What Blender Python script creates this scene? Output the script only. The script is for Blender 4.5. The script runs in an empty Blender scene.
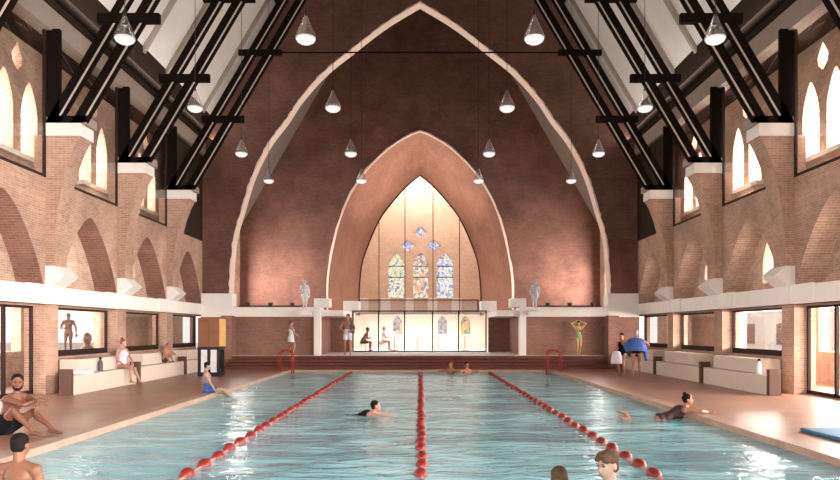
import bpy, bmesh, math, random
from mathutils import Vector, Matrix
from mathutils.geometry import tessellate_polygon
random.seed(7)
C = bpy.context.scene.collection
V = Vector
CAMZ = 1.6; F = 700.0; HY = 330.0; CX = 420.0
def at(px, py, Y):                       # photograph pixel on the plane at depth Y
    return V(((px-CX)*Y/F, Y, CAMZ+(HY-py)*Y/F))

# ------------------------------------------------------------------ materials
def srgb(r, g, b):
    f = lambda c: (c/255/12.92) if c/255 <= .04045 else ((c/255+.055)/1.055)**2.4
    return (f(r), f(g), f(b), 1)
def newmat(name):
    m = bpy.data.materials.new(name); m.use_nodes = True
    nt = m.node_tree; nt.nodes.clear()
    out = nt.nodes.new('ShaderNodeOutputMaterial')
    return m, nt, out
def N(nt, t, **kw):
    n = nt.nodes.new(t)
    for k, v in kw.items():
        if k in n.inputs: n.inputs[k].default_value = v
        else: setattr(n, k, v)
    return n
def simple(name, col, rough=.6, metal=0, var=.12, scale=6, bump=.0, spec=.4):
    m, nt, out = newmat(name)
    p = N(nt, 'ShaderNodeBsdfPrincipled'); p.inputs['Roughness'].default_value = rough
    p.inputs['Metallic'].default_value = metal; p.inputs['Specular IOR Level'].default_value = spec
    tc = N(nt, 'ShaderNodeTexCoord'); no = N(nt, 'ShaderNodeTexNoise'); no.inputs['Scale'].default_value = scale
    no.inputs['Detail'].default_value = 5
    mp = N(nt, 'ShaderNodeMapRange'); mp.inputs['To Min'].default_value = 1-var; mp.inputs['To Max'].default_value = 1+var
    mx = N(nt, 'ShaderNodeVectorMath', operation='SCALE')
    mx.inputs[0].default_value = col[:3]
    L = nt.links.new
    L(tc.outputs['Object'], no.inputs['Vector']); L(no.outputs['Fac'], mp.inputs['Value'])
    L(mp.outputs['Result'], mx.inputs['Scale']); L(mx.outputs['Vector'], p.inputs['Base Color'])
    if bump:
        b = N(nt, 'ShaderNodeBump'); b.inputs['Strength'].default_value = bump; b.inputs['Distance'].default_value = .01
        L(no.outputs['Fac'], b.inputs['Height']); L(b.outputs['Normal'], p.inputs['Normal'])
    L(p.outputs['BSDF'], out.inputs['Surface'])
    return m
def brickmat(name, c1, c2, mortar, bw=.21, bh=.058, ms=.007, rough=.85, wear=.25, off=.5, wearcol=None):
    m, nt, out = newmat(name); L = nt.links.new
    p = N(nt, 'ShaderNodeBsdfPrincipled'); p.inputs['Roughness'].default_value = rough
    p.inputs['Specular IOR Level'].default_value = .25
    uv = N(nt, 'ShaderNodeUVMap')
    b = N(nt, 'ShaderNodeTexBrick'); b.offset = off
    b.inputs['Scale'].default_value = 1; b.inputs['Brick Width'].default_value = bw; b.inputs['Row Height'].default_value = bh
    b.inputs['Mortar Size'].default_value = ms; b.inputs['Mortar Smooth'].default_value = .3
    b.inputs['Color1'].default_value = c1; b.inputs['Color2'].default_value = c2; b.inputs['Mortar'].default_value = mortar
    b.inputs['Bias'].default_value = 0
    L(uv.outputs['UV'], b.inputs['Vector'])
    no = N(nt, 'ShaderNodeTexNoise'); no.inputs['Scale'].default_value = .7; no.inputs['Detail'].default_value = 7; no.inputs['Roughness'].default_value = .65
    L(uv.outputs['UV'], no.inputs['Vector'])
    mp = N(nt, 'ShaderNodeMapRange'); mp.inputs['From Min'].default_value = .35; mp.inputs['From Max'].default_value = .7
    mp.inputs['To Min'].default_value = 1-wear; mp.inputs['To Max'].default_value = 1+wear
    L(no.outputs['Fac'], mp.inputs['Value'])
    n2 = N(nt, 'ShaderNodeTexNoise'); n2.inputs['Scale'].default_value = 9; n2.inputs['Detail'].default_value = 4
    L(uv.outputs['UV'], n2.inputs['Vector'])
    mp2 = N(nt, 'ShaderNodeMapRange'); mp2.inputs['To Min'].default_value = .8; mp2.inputs['To Max'].default_value = 1.2
    L(n2.outputs['Fac'], mp2.inputs['Value'])
    ml = N(nt, 'ShaderNodeMath', operation='MULTIPLY'); L(mp.outputs[0], ml.inputs[0]); L(mp2.outputs[0], ml.inputs[1])
    mx = N(nt, 'ShaderNodeVectorMath', operation='SCALE'); L(b.outputs['Color'], mx.inputs[0]); L(ml.outputs[0], mx.inputs['Scale'])
    L(mx.outputs['Vector'], p.inputs['Base Color'])
    bp = N(nt, 'ShaderNodeBump'); bp.inputs['Strength'].default_value = .5; bp.inputs['Distance'].default_value = .01; bp.invert = True
    L(b.outputs['Fac'], bp.inputs['Height']); L(bp.outputs['Normal'], p.inputs['Normal'])
    L(p.outputs['BSDF'], out.inputs['Surface'])
    return m
M = {}
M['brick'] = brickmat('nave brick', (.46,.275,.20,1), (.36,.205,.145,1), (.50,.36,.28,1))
M['brick_shaded'] = brickmat('shaded far wall brick', (.185,.085,.06,1), (.145,.065,.047,1), (.20,.11,.085,1), wear=.3)  # shade on the far walls put into a darker brick colour
M['brick_red_shaded'] = brickmat('shaded red reveal brick', (.30,.145,.105,1), (.23,.105,.075,1), (.33,.21,.16,1))
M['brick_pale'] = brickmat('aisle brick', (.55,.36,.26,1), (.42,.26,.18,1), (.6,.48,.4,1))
M['brick_apse'] = brickmat('apse brick', (.62,.42,.31,1), (.55,.36,.26,1), (.66,.52,.42,1), wear=.1)
M['brick_lower'] = brickmat('lower brick', (.29,.14,.10,1), (.23,.11,.08,1), (.29,.19,.15,1), wear=.15)
M['deck'] = brickmat('terracotta deck tiles', (.37,.205,.14,1), (.32,.175,.12,1), (.30,.18,.13,1), bw=.6, bh=.15, ms=.006, rough=.35, wear=.15)
M['coping'] = brickmat('pale coping', (.44,.30,.23,1), (.40,.27,.21,1), (.34,.25,.19,1), bw=.4, bh=.3, ms=.006, rough=.4, wear=.1)
M['pooltile'] = brickmat('pool tiles', (.20,.70,.82,1), (.16,.64,.78,1), (.35,.66,.70,1), bw=.2, bh=.2, ms=.008, rough=.3, wear=.1, off=0)
M['stone'] = simple('white stone', (.80,.76,.71), .6, var=.05, scale=3)
M['plaster'] = simple('white plaster', (.66,.62,.58), .9, var=.08, scale=1.5)
M['archplaster'] = simple('arch lining plaster', (.80,.64,.54), .85, var=.12, scale=8, bump=.4)
M['archbrick'] = brickmat('arch soffit brick', (.32,.15,.10,1), (.25,.11,.075,1), (.31,.19,.14,1), wear=.15)
M['timber'] = simple('dark stained timber', (.010,.006,.005), .8, var=.3, scale=5, spec=.04)
M['timber_mid'] = simple('brown board lining', (.040,.025,.019), .8, var=.3, scale=5, spec=.1)
M['purlin'] = simple('grey brown painted beam', (.32,.255,.215), .7, var=.12, scale=3)
M['strip'] = simple('pale lit edge', (.48,.41,.37), .6, var=.06)
M['frame'] = simple('dark bronze frame', (.03,.015,.012), .6, var=.1, spec=.15)
M['cream'] = simple('cream bench render', (.62,.52,.44), .7, var=.06, scale=2)
M['brownblock'] = simple('brown bench end', (.10,.045,.032), .6, var=.1)
M['redstep'] = brickmat('red step boards', (.14,.043,.031,1), (.12,.036,.026,1), (.07,.022,.017,1), bw=3, bh=.13, ms=.008, rough=.5, wear=.1)
M['redfloat'] = simple('red float plastic', (.20,.014,.012), .4, var=.05)
M['rope'] = simple('pale red rope', (.60,.22,.18), .6)
M['redtube'] = simple('red painted tube', (.30,.02,.022), .4, var=.05)
M['mat'] = simple('blue foam', (.03,.17,.33), .6, var=.08, scale=20)
M['wood'] = simple('orange brown wood', (.20,.075,.032), .5, var=.25, scale=4)
M['gold'] = simple('golden wood side', (.62,.36,.13), .5, var=.1, scale=4)
M['black'] = simple('black metal', (.012,.012,.014), .4)
M['statue'] = simple('white marble', (.60,.59,.60), .5, var=.05)
M['bronze'] = simple('brown bronze', (.16,.085,.06), .5)
M['cafewall'] = simple('cream cafe wall', (.86,.74,.64), .9, var=.06, scale=2)
M['facade'] = simple('white facade across street', (.95,.93,.9), .9, var=.02)
M['shutter'] = simple('brown shutter', (.30,.17,.12), .8)
M['foliage'] = simple('foliage', (.12,.2,.05), .8, var=.4, scale=20)
M['plinth'] = simple('grey lead roof', (.13,.11,.10), .8)
M['chan_roof'] = simple('grey brown roof boards', (.20,.155,.13), .8, var=.1)

def twosided(nt, fr, ior):          # same reflectance from either side of a thin sheet
    ge = N(nt, 'ShaderNodeNewGeometry'); mr = N(nt, 'ShaderNodeMapRange')
    mr.inputs['To Min'].default_value = ior; mr.inputs['To Max'].default_value = 1/ior
    nt.links.new(ge.outputs['Backfacing'], mr.inputs['Value']); nt.links.new(mr.outputs[0], fr.inputs['IOR'])
def glassmat(name, tint=(1,1,1,1), ior=1.5, rough=0.0):
    m, nt, out = newmat(name); L = nt.links.new
    t = N(nt, 'ShaderNodeBsdfTransparent'); t.inputs['Color'].default_value = tint
    g = N(nt, 'ShaderNodeBsdfGlossy'); g.inputs['Roughness'].default_value = rough
    fr = N(nt, 'ShaderNodeFresnel'); twosided(nt, fr, ior)
    mx = N(nt, 'ShaderNodeMixShader')
    L(fr.outputs[0], mx.inputs[0]); L(t.outputs[0], mx.inputs[1]); L(g.outputs[0], mx.inputs[2]); L(mx.outputs[0], out.inputs['Surface'])
    return m
M['glass'] = glassmat('clear glass', (.97,.96,.95,1))
M['bulbglass'] = glassmat('lamp glass', (.90,.86,.84,1), 2.2, .3)
def emis(name, col, s):
    m, nt, out = newmat(name); e = N(nt, 'ShaderNodeEmission'); e.inputs['Color'].default_value = col; e.inputs['Strength'].default_value = s
    nt.links.new(e.outputs[0], out.inputs['Surface']); return m
M['lit'] = emis('lit diffuser', (1,.95,.93,1), .93)
def stained(name, hues, scale=5, pale=.55):
    m, nt, out = newmat(name); L = nt.links.new
    uv = N(nt, 'ShaderNodeUVMap'); vo = N(nt, 'ShaderNodeTexVoronoi'); vo.inputs['Scale'].default_value = scale
    L(uv.outputs['UV'], vo.inputs['Vector'])
    sp = N(nt, 'ShaderNodeSeparateColor'); L(vo.outputs['Color'], sp.inputs[0])
    cr = N(nt, 'ShaderNodeValToRGB'); cr.color_ramp.interpolation = 'CONSTANT'
    el = cr.color_ramp.elements
    while len(el) < len(hues): el.new(.5)
    for i, h in enumerate(hues): el[i].position = i/len(hues); el[i].color = (*h, 1)
    L(sp.outputs[0], cr.inputs[0])
    ve = N(nt, 'ShaderNodeTexVoronoi'); ve.feature = 'DISTANCE_TO_EDGE'; ve.inputs['Scale'].default_value = scale
    L(uv.outputs['UV'], ve.inputs['Vector'])
    ml = N(nt, 'ShaderNodeMapRange'); ml.inputs['From Min'].default_value = .0; ml.inputs['From Max'].default_value = .07; ml.inputs['To Min'].default_value = .65
    L(ve.outputs['Distance'], ml.inputs['Value'])
    sc = N(nt, 'ShaderNodeVectorMath', operation='SCALE'); L(cr.outputs[0], sc.inputs[0]); L(ml.outputs[0], sc.inputs['Scale'])
    t = N(nt, 'ShaderNodeBsdfTransparent'); L(sc.outputs[0], t.inputs['Color'])
    d = N(nt, 'ShaderNodeBsdfTranslucent'); L(sc.outputs[0], d.inputs['Color'])
    mx = N(nt, 'ShaderNodeMixShader'); mx.inputs[0].default_value = .25
    L(t.outputs[0], mx.inputs[1]); L(d.outputs[0], mx.inputs[2]); L(mx.outputs[0], out.inputs['Surface'])
    return m
M['st1'] = stained('stained glass green yellow', [(.97,.96,.80),(.98,.97,.9),(.72,.88,.76),(.95,.88,.62),(.62,.6,.85),(.98,.95,.88),(1,.98,.92)], 7.5)
M['st2'] = stained('stained glass red', [(.98,.95,.88),(.97,.7,.6),(.97,.88,.7),(.6,.62,.75),(.98,.96,.9),(.95,.75,.62),(1,.97,.93)], 7.5)
M['st3'] = stained('stained glass blue', [(.95,.96,1),(.72,.8,.95),(.97,.97,.95),(.6,.66,.84),(.82,.88,.97),(.95,.92,.8),(.97,.98,1)], 7.5)
M['st4'] = stained('stained glass pale lilac', [(.95,.95,1),(.8,.8,.97),(.7,.75,.95),(.95,.9,.97)], 5)
M['leaded'] = stained('leaded pale yellow glass', [(.95,.97,1),(.96,.96,.95),(.97,.95,.88),(.97,.98,1)], 6)

def watermat():
    m, nt, out = newmat('pool water'); L = nt.links.new
    tc = N(nt, 'ShaderNodeTexCoord')
    mp = N(nt, 'ShaderNodeMapping'); mp.inputs['Scale'].default_value = (.75, 1.5, 1)
    L(tc.outputs['Object'], mp.inputs['Vector'])
    n1 = N(nt, 'ShaderNodeTexNoise'); n1.inputs['Scale'].default_value = 1.5; n1.inputs['Detail'].default_value = 4; n1.inputs['Distortion'].default_value = 1.2
    n2 = N(nt, 'ShaderNodeTexNoise'); n2.inputs['Scale'].default_value = 5; n2.inputs['Detail'].default_value = 3; n2.inputs['Distortion'].default_value = .8
    L(mp.outputs[0], n1.inputs['Vector']); L(mp.outputs[0], n2.inputs['Vector'])
    ad = N(nt, 'ShaderNodeMath', operation='MULTIPLY_ADD'); L(n2.outputs['Fac'], ad.inputs[0]); ad.inputs[1].default_value = .3; L(n1.outputs['Fac'], ad.inputs[2])
    bp = N(nt, 'ShaderNodeBump'); bp.inputs['Strength'].default_value = 1; bp.inputs['Distance'].default_value = .06
    L(ad.outputs[0], bp.inputs['Height'])
    g = N(nt, 'ShaderNodeBsdfGlossy'); g.inputs['Roughness'].default_value = .04; L(bp.outputs[0], g.inputs['Normal'])
    fr = N(nt, 'ShaderNodeFresnel'); twosided(nt, fr, 1.28); L(bp.outputs[0], fr.inputs['Normal'])
    t = N(nt, 'ShaderNodeBsdfRefraction'); t.inputs['IOR'].default_value = 1.1; t.inputs['Color'].default_value = (.9,.98,1,1); L(bp.outputs[0], t.inputs['Normal'])
    t2 = N(nt, 'ShaderNodeBsdfTransparent'); t2.inputs['Color'].default_value = (.88,.97,1,1)
    d = N(nt, 'ShaderNodeBsdfDiffuse'); d.inputs['Color'].default_value = (.42,.86,.97,1); L(bp.outputs[0], d.inputs['Normal'])
    n3 = N(nt, 'ShaderNodeTexNoise'); n3.inputs['Scale'].default_value = .55; n3.inputs['Detail'].default_value = 5; n3.inputs['Distortion'].default_value = 1.5
    L(mp.outputs[0], n3.inputs['Vector']); mr = N(nt, 'ShaderNodeMapRange'); mr.inputs['From Min'].default_value = .35; mr.inputs['From Max'].default_value = .65
    mr.inputs['To Min'].default_value = .3; mr.inputs['To Max'].default_value = .9; L(n3.outputs['Fac'], mr.inputs['Value'])
    m1 = N(nt, 'ShaderNodeMixShader'); L(mr.outputs[0], m1.inputs[0]); L(t2.outputs[0], m1.inputs[1]); L(d.outputs[0], m1.inputs[2])
    m2 = N(nt, 'ShaderNodeMixShader'); L(fr.outputs[0], m2.inputs[0]); L(m1.outputs[0], m2.inputs[1]); L(g.outputs[0], m2.inputs[2])
    L(m2.outputs[0], out.inputs['Surface'])
    return m
M['water'] = watermat()
def skin(name, col): return simple(name, col, .5, var=.06, scale=8, spec=.35)
M['skin_tan'] = skin('tanned skin', (.22,.095,.055)); M['skin_fair'] = skin('fair skin', (.42,.225,.165))
M['skin_mid'] = skin('warm skin', (.38,.17,.105)); M['skin_dark'] = skin('brown skin', (.17,.07,.042))
M['skin_grey'] = skin('cool pale skin', (.30,.20,.15)); M['skin_gold'] = skin('golden skin', (.45,.30,.13))
M['hair_dark'] = simple('dark hair', (.012,.009,.008), .8, var=.3, scale=30, bump=.5, spec=.08)
M['hair_brown'] = simple('brown hair', (.075,.045,.03), .8, var=.4, scale=30, bump=.5, spec=.1)
M['hair_grey'] = simple('grey hair', (.25,.24,.25), .6, var=.3, scale=30)
M['hair_red'] = simple('auburn hair', (.17,.05,.03), .5, var=.3, scale=30)
M['c_black'] = simple('black swim cloth', (.008,.008,.010), .85, spec=.08); M['c_white'] = simple('white cloth', (.78,.76,.78), .8)
M['c_lilac'] = simple('pale lilac cloth', (.72,.58,.68), .7); M['c_blue'] = simple('blue towel cloth', (.05,.10,.32), .9, var=.15)
M['c_royal'] = simple('royal blue cloth', (.03,.07,.26), .7); M['c_grey'] = simple('dark grey towel cloth', (.09,.09,.10), .9)
M['c_brown'] = simple('brown swim cloth', (.055,.022,.022), .6); M['c_green'] = simple('green print cloth', (.13,.33,.13), .7, var=.6, scale=12)
M['c_lime'] = simple('lime cloth', (.55,.65,.08), .7); M['c_orange'] = simple('orange cloth', (.7,.13,.05), .8)
M['c_pale'] = simple('pale bag cloth', (.70,.64,.68), .8); M['eye'] = simple('dark eye', (.02,.012,.01), .2)
M['lip'] = simple('lip', (.35,.10,.09), .5)

# ------------------------------------------------------------------ mesh helpers
def boxuv(me):
    uvl = me.uv_layers.new(name='UVMap') if not me.uv_layers else me.uv_layers[0]
    for p in me.polygons:
        n = p.normal; ax = max(range(3), key=lambda i: abs(n[i]))
        for li in p.loop_indices:
            c = me.vertices[me.loops[li].vertex_index].co
            uvl.data[li].uv = (c.y, c.z) if ax == 0 else ((c.x, c.z) if ax == 1 else (c.x, c.y))
def tag(o, label=None, cat=None, group=None, kind=None):
    if label: o['label'] = label
    if cat: o['category'] = cat
    if group: o['group'] = group
    if kind: o['kind'] = kind
    return o
def link(name, me, mat, parent=None, loc=None):
    for m_ in (mat if isinstance(mat, (list, tuple)) else [mat]): me.materials.append(m_)
    o = bpy.data.objects.new(name, me); C.objects.link(o)
    if loc is not None: o.location = loc
    if parent is not None: o.parent = parent
    return o
class MB:
    def __init__(s): s.v = []; s.f = []; s.smooth = False
    def add(s, vs, fs):
        n = len(s.v); s.v += [V(v) for v in vs]; s.f += [tuple(i+n for i in f) for f in fs]; return s
    def box(s, x0, x1, y0, y1, z0, z1, rot=None, piv=None):
        x0, x1 = min(x0, x1), max(x0, x1)
        vs = [V((x, y, z)) for x in (x0, x1) for y in (y0, y1) for z in (z0, z1)]
        if rot is not None: vs = [piv + rot @ (v-piv) for v in vs]
        return s.add(vs, [(0,1,3,2),(4,6,7,5),(0,4,5,1),(2,3,7,6),(0,2,6,4),(1,5,7,3)])
    def bar(s, a, b, w, h, up=V((0,0,1))):
        a = V(a); b = V(b); d = (b-a).normalized(); r = d.cross(up)
        if r.length < 1e-4: r = d.cross(V((0,1,0)))
        r.normalize(); u = r.cross(d).normalized()
        vs = [p + r*(i*w/2) + u*(j*h/2) for p in (a, b) for i, j in ((-1,-1),(1,-1),(1,1),(-1,1))]
        return s.add(vs, [(0,3,2,1),(4,5,6,7),(0,1,5,4),(1,2,6,5),(2,3,7,6),(3,0,4,7)])
    def tube(s, pts, r, seg=8):
        pts = [V(p) for p in pts]; rings = []
        n0 = None
        for i, p in enumerate(pts):
            d = (pts[min(i+1, len(pts)-1)] - pts[max(i-1, 0)]).normalized()
            if n0 is None:
                n0 = d.orthogonal().normalized()
            n0 = (n0 - d*n0.dot(d)).normalized(); b = d.cross(n0)
            rr = r[i] if isinstance(r, (list, tuple)) else r
            rings.append([p + (n0*math.cos(2*math.pi*k/seg) + b*math.sin(2*math.pi*k/seg))*rr for k in range(seg)])
        vs = [v for ring in rings for v in ring]; fs = []
        for i in range(len(pts)-1):
            for k in range(seg):
                fs.append((i*seg+k, i*seg+(k+1)%seg, (i+1)*seg+(k+1)%seg, (i+1)*seg+k))
        fs.append(tuple(range(seg))[::-1]); fs.append(tuple((len(pts)-1)*seg+k for k in range(seg)))
        return s.add(vs, fs)
    def lathe(s, prof, c, seg=24, axis='Z'):
        c = V(c); vs = []; fs = []
        for r, z in prof:
            for k in range(seg):
                a = 2*math.pi*k/seg
                p = V((r*math.cos(a), r*math.sin(a), z)) if axis == 'Z' else V((r*math.cos(a), z, r*math.sin(a)))
                vs.append(c+p)
        for i in range(len(prof)-1):
            for k in range(seg):
                fs.append((i*seg+k, i*seg+(k+1)%seg, (i+1)*seg+(k+1)%seg, (i+1)*seg+k))
        fs.append(tuple(range(seg))[::-1]); fs.append(tuple((len(prof)-1)*seg+k for k in range(seg)))
        return s.add(vs, fs)
    def plate(s, outer, holes, fn, depth, caps=True):
        """2D outline with holes -> slab. fn(a,b,d) maps 2D + depth to 3D."""
        polys = [outer] + list(holes)
        flat = [p for pl in polys for p in pl]
        tris = tessellate_polygon([[V((p[0], p[1], 0)) for p in pl] for pl in polys])
        n = len(flat)
        vs = [fn(p[0], p[1], 0) for p in flat] + [fn(p[0], p[1], depth) for p in flat]
        fs = [tuple(t) for t in tris] + [tuple(i+n for i in reversed(t)) for t in tris]
        o = 0
        for pl in polys:
            m_ = len(pl)
            for i in range(m_): fs.append((o+i, o+(i+1)%m_, n+o+(i+1)%m_, n+o+i))
            o += m_
        return s.add(vs, fs)
    def prism(s, poly, fn, depth): return s.plate(poly, [], fn, depth)
    def build(s, name, mat, parent=None, smooth=False, bevel=0, origin=None):
        me = bpy.data.meshes.new(name)
        vs = s.v
        if origin is not None: vs = [v-V(origin) for v in vs]
        me.from_pydata([tuple(v) for v in vs], [], s.f)
        bm = bmesh.new(); bm.from_mesh(me)
        bmesh.ops.recalc_face_normals(bm, faces=bm.faces); bm.to_mesh(me); bm.free()
        me.update(); boxuv(me)
        if smooth: me.polygons.foreach_set('use_smooth', [True]*len(me.polygons))
        o = link(name, me, mat, parent, origin)
        if bevel:
            b = o.modifiers.new('bevel', 'BEVEL'); b.width = bevel; b.segments = 2; b.limit_method = 'ANGLE'
        return o
def struct(o): o['kind'] = 'structure'; return o
def empty(name, loc, label, cat, group=None, rz=0):
    o = bpy.data.objects.new(name, None); C.objects.link(o); o.location = loc; o.rotation_euler[2] = rz
    o.empty_display_size = .2
    return tag(o, label, cat, group)
def gothic(c, half, z0, rise, n=10, base=None):
    """pointed arch opening, counter-clockwise from lower left; base: straight jamb bottom"""
    pts = []
    if base is not None: pts += [(c-half, base), (c+half, base)]
    R = []
    for i in range(n+1):
        t = 1-i/n
        R.append((c+half*t, z0+rise*(max(0, 1-t**1.5))**.85))
    Lf = [(2*c-x, z) for x, z in reversed(R[:-1])]
    return pts + R + Lf
def dup(o, loc, **kw):
    r = o.copy(); C.objects.link(r); r.location = loc
    for ch in o.children:
        c = ch.copy(); C.objects.link(c); c.parent = r
        for g in ch.children:
            d = g.copy(); C.objects.link(d); d.parent = c
    tag(r, **kw); return r

# ------------------------------------------------------------------ the side walls
K = [9.05, 13.25, 17.45, 21.6, 25.8]        # front faces of the piers
YE = 30.0
XW, XO = 9.33, 10.3
Y0 = -8.0
def side(S):
    nm = 'left' if S < 0 else 'right'
    f = lambda a, b, d: V((S*(XW+d), a, b))
    # lower + middle wall (brick), arcade openings and ground floor window openings
    kk = [4.85] + K
    nx = K + [YE]; YR = -8.0
    w = MB(); XL = 9.60
    holes = []
    for i, k in enumerate(kk):
        holes.append(gothic(k+2.38, 1.72 if i < 5 else 1.7, 2.72, 2.06))
    w.plate([(Y0, 2.25), (YE, 2.25), (YE, 5.4), (Y0, 5.4)], holes, f, XO-XW)
    wall = struct(w.build('wall_'+nm, M['brick']))
    wall.data.materials.append(M['brick_red_shaded' if S < 0 else 'brick_pale'])  # light put into the reveal colour: shaded on the left, lit on the right
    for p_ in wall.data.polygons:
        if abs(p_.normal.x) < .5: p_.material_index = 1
    low = MB(); hol = []
    for i, k in enumerate(kk):
        zl = .02 if i <= 2 else .9
        hol.append([(k+.6, zl), ((nx[i] if i < 5 else YE)-.03, zl), ((nx[i] if i < 5 else YE)-.03, 2.2), (k+.6, 2.2)])
    low.plate([(Y0, 0), (YE, 0), (YE, 2.25), (Y0, 2.25)], hol, lambda a, b, d: V((S*(XL+d), a, b)), .25)
    struct(low.build('lower_wall', M['brick'], wall))
    # outer skin with lancets
    ow = MB(); hol = []; glz = []
    for k in [5.3, 9.5, 13.7, 17.9, 22.1, 26.3]:
        for d in (-.56, .56):
            h = gothic(k+d, .38, 7.35, .78, 8, base=6.12); hol.append(h); glz.append(h)
        h = [(k, 8.25), (k+.2, 8.42), (k+.24, 8.62), (k, 8.98), (k-.24, 8.62), (k-.2, 8.42)]; hol.append(h); glz.append(h)
    for i, k in enumerate(kk):
        pass
    fo = lambda a, b, d: V((S*(XO+d), a, b))
    ow.plate([(Y0, 5.3), (YE, 5.3), (YE, 9.9), (Y0, 9.9)], hol, fo, .45)
    struct(ow.build('outer_wall', M['brick_pale'], wall))
    for j, h in enumerate(glz):
        g = MB(); g.plate(h, [], lambda a, b, d: V((S*(XO+.40+d), a, b)), .01)
        wdw = struct(g.build('leaded_pane', M['leaded'], wall))
    g = MB()
    for k in [5.3, 9.5, 13.7, 17.9, 22.1, 26.3]: g.box(S*(XO-.22), S*(XO+.4), k-1.1, k+1.1, 5.98, 6.1)
    struct(g.build('lancet_sill', M['stone'], wall))
    g = MB(); hb_ = [gothic(k+2.55, .42, 3.55, .75, 8, base=2.95) for k in kk]
    g.plate([(Y0, 2.7), (YE, 2.7), (YE, 5.3), (Y0, 5.3)], hb_, lambda a, b, d: V((S*(10.0+d), a, b)), .35)
    struct(g.build('arcade_back', M['brick_pale'], wall))
    for h in hb_:
        g = MB(); g.plate(h, [], lambda a, b, d: V((S*(10.3+d), a, b)), .01); struct(g.build('leaded_pane', M['leaded'], wall))
    # gallery floor, roof over aisle
    g = MB(); g.box(S*(XW), S*(XO+.4), Y0, YE, 9.1, 9.2); struct(g.build('gallery_soffit', M['timber_mid'], wall))
    # white string band
    b = MB(); b.box(S*(XW-.06), S*(XO), Y0, YE, 2.25, 2.70)
    for k in kk: b.box(S*(XW-.12), S*(XW-.05), k-1.0, k-.02, 2.30, 2.72)
    bd = struct(b.build('string_band', M['stone'], wall)); bd['label'] = 'white stone band'
    # piers
    for k in K:
        p = MB()
        prof = [(XL+.02, 0), (9.33, 0), (9.33, 2.25), (9.33, 2.72), (9.12, 2.98), (9.11, 3.2), (9.10, 4.0), (9.03, 4.6), (8.93, 5.2), (8.80, 5.7), (8.63, 6.15), (8.46, 6.46), (XL+.02, 6.46)]
        p.plate([(x, z) for x, z in prof], [], lambda a, b_, d: V((S*a, k+d, b_)), .6)
        pr = struct(p.build('pier', M['brick'], wall))
        c = MB(); c.box(S*(XW+.02), S*8.44, k-.02, k+.66, 6.44, 6.76)
        o = struct(c.build('pier_cap', M['stone'], pr, bevel=.01)); o['label'] = 'white stone cap'
        c = MB(); c.plate([(9.36, 3.2), (9.1, 3.2), (8.83, 2.96), (9.18, 2.69), (9.2, 2.25), (9.36, 2.25)], [], lambda a, b_, d: V((S*a, k-.04+d, b_)), .72)
        o = struct(c.build('pier_bracket', M['stone'], pr)); o['label'] = 'white faceted stone bracket'
    # aisle corridor beyond the ground floor windows
    XA = 12.2
    a = MB(); hol = [[(Y0+1, .95), (12.3, .95), (12.3, 2.28), (Y0+1, 2.28)], [(12.9, .95), (21.4, .95), (21.4, 2.28), (12.9, 2.28)],
                     [(22.2, .75), (26.8, .75), (26.8, 2.28), (22.2, 2.28)], [(33.4, .75), (34.6, .75), (34.6, 2.28), (33.4, 2.28)]]
    a.plate([(Y0, 0), (36, 0), (36, 2.3), (Y0, 2.3)], hol, lambda a_, b_, d: V((S*(XA+d), a_, b_)), .3)
    struct(a.build('wall_aisle_'+nm, M['brick_pale']))
    a = MB(); a.box(S*XO, S*(XA+.3), Y0, 36, 2.3, 2.45); struct(a.build('ceiling_aisle_'+nm, M['plaster']))
    a = MB(); a.box(S*XW, S*(XA+.3), 30.2, 36, 0, .05); struct(a.build('floor_aisle_'+nm, M['deck']))
    # ground-floor windows and door
    n = [0]
    for i, k in enumerate(kk):
        door = i == 2
        if i < 2: continue
        y0, y1 = k+.6, (nx[i] if i < 5 else YE)-.03; z0 = .02 if door else .9
        fr = MB(); t = .06
        fr.box(S*(XL+.03), S*(XL+.1), y0, y0+t, z0, 2.2); fr.box(S*(XL+.03), S*(XL+.1), y1-t, y1, z0, 2.2)
        fr.box(S*(XL+.03), S*(XL+.1), y0, y1, 2.14, 2.2); fr.box(S*(XL+.03), S*(XL+.1), y0, y1, z0, z0+(.09 if door else .16))
        if door:
            for q in (1, 2): yy = y0+(y1-y0)*q/3; fr.box(S*(XL+.03), S*(XL+.1), yy-.04, yy+.04, z0, 2.2)
        name = ('door_%d' if door else 'window_%d') % (1 if S < 0 else 2) if door else 'window_%d' % (i-2 + (0 if S < 0 else 3))
        o = struct(fr.build(name, M['frame']))
        g = MB(); g.box(S*(XL+.06), S*(XL+.068), y0+t, y1-t, z0+.09, 2.14); g.build('glass_pane', M['glass'], o)
    # clerestory glazing
    for i, k in enumerate(K):
        y0, y1 = k+.6, (nx[i+1] if i+1 < len(nx) else YE)
        fr = MB(); X = XW-.04
        fr.box(S*(X+.03), S*(X+.1), y0-.55, y1, 5.40, 5.47); fr.box(S*(X+.03), S*(X+.1), y1-.05, y1, 5.47, 9.08); fr.box(S*X, S*(X+.1), y0-.02, y0+.05, 5.47, 9.08)
        o = struct(fr.build('window_%d' % (20+i+(0 if S < 0 else 5)), M['frame']))
        if i == 4:   # last bay is closed with dark timber boards
            g = MB(); g.box(S*(X+.04), S*(X+.08), y0, y1, 5.47, 9.08)
            for q in range(12): g.box(S*(X+.02), S*(X+.05), y0+.1+q*.3, y0+.13+q*.3, 5.47, 9.08)
            g.build('board_panel', M['timber_mid'], o)
        else:
            g = MB(); g.box(S*(X+.05), S*(X+.062), y0, y1, 5.47, 9.08); g.build('glass_pane', M['glass'], o)
    # wall plate beam, dark boarding, purlin, roof slope
    t = MB(); t.box(S*(XW-.14), S*(XW+.25), YR, YE, 9.08, 9.64); struct(t.build('trim_wall_plate_'+nm, M['purlin']))
    t = MB(); t.box(S*(XW), S*(XW+.2), YR, YE, 9.64, 10.6)
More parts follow.
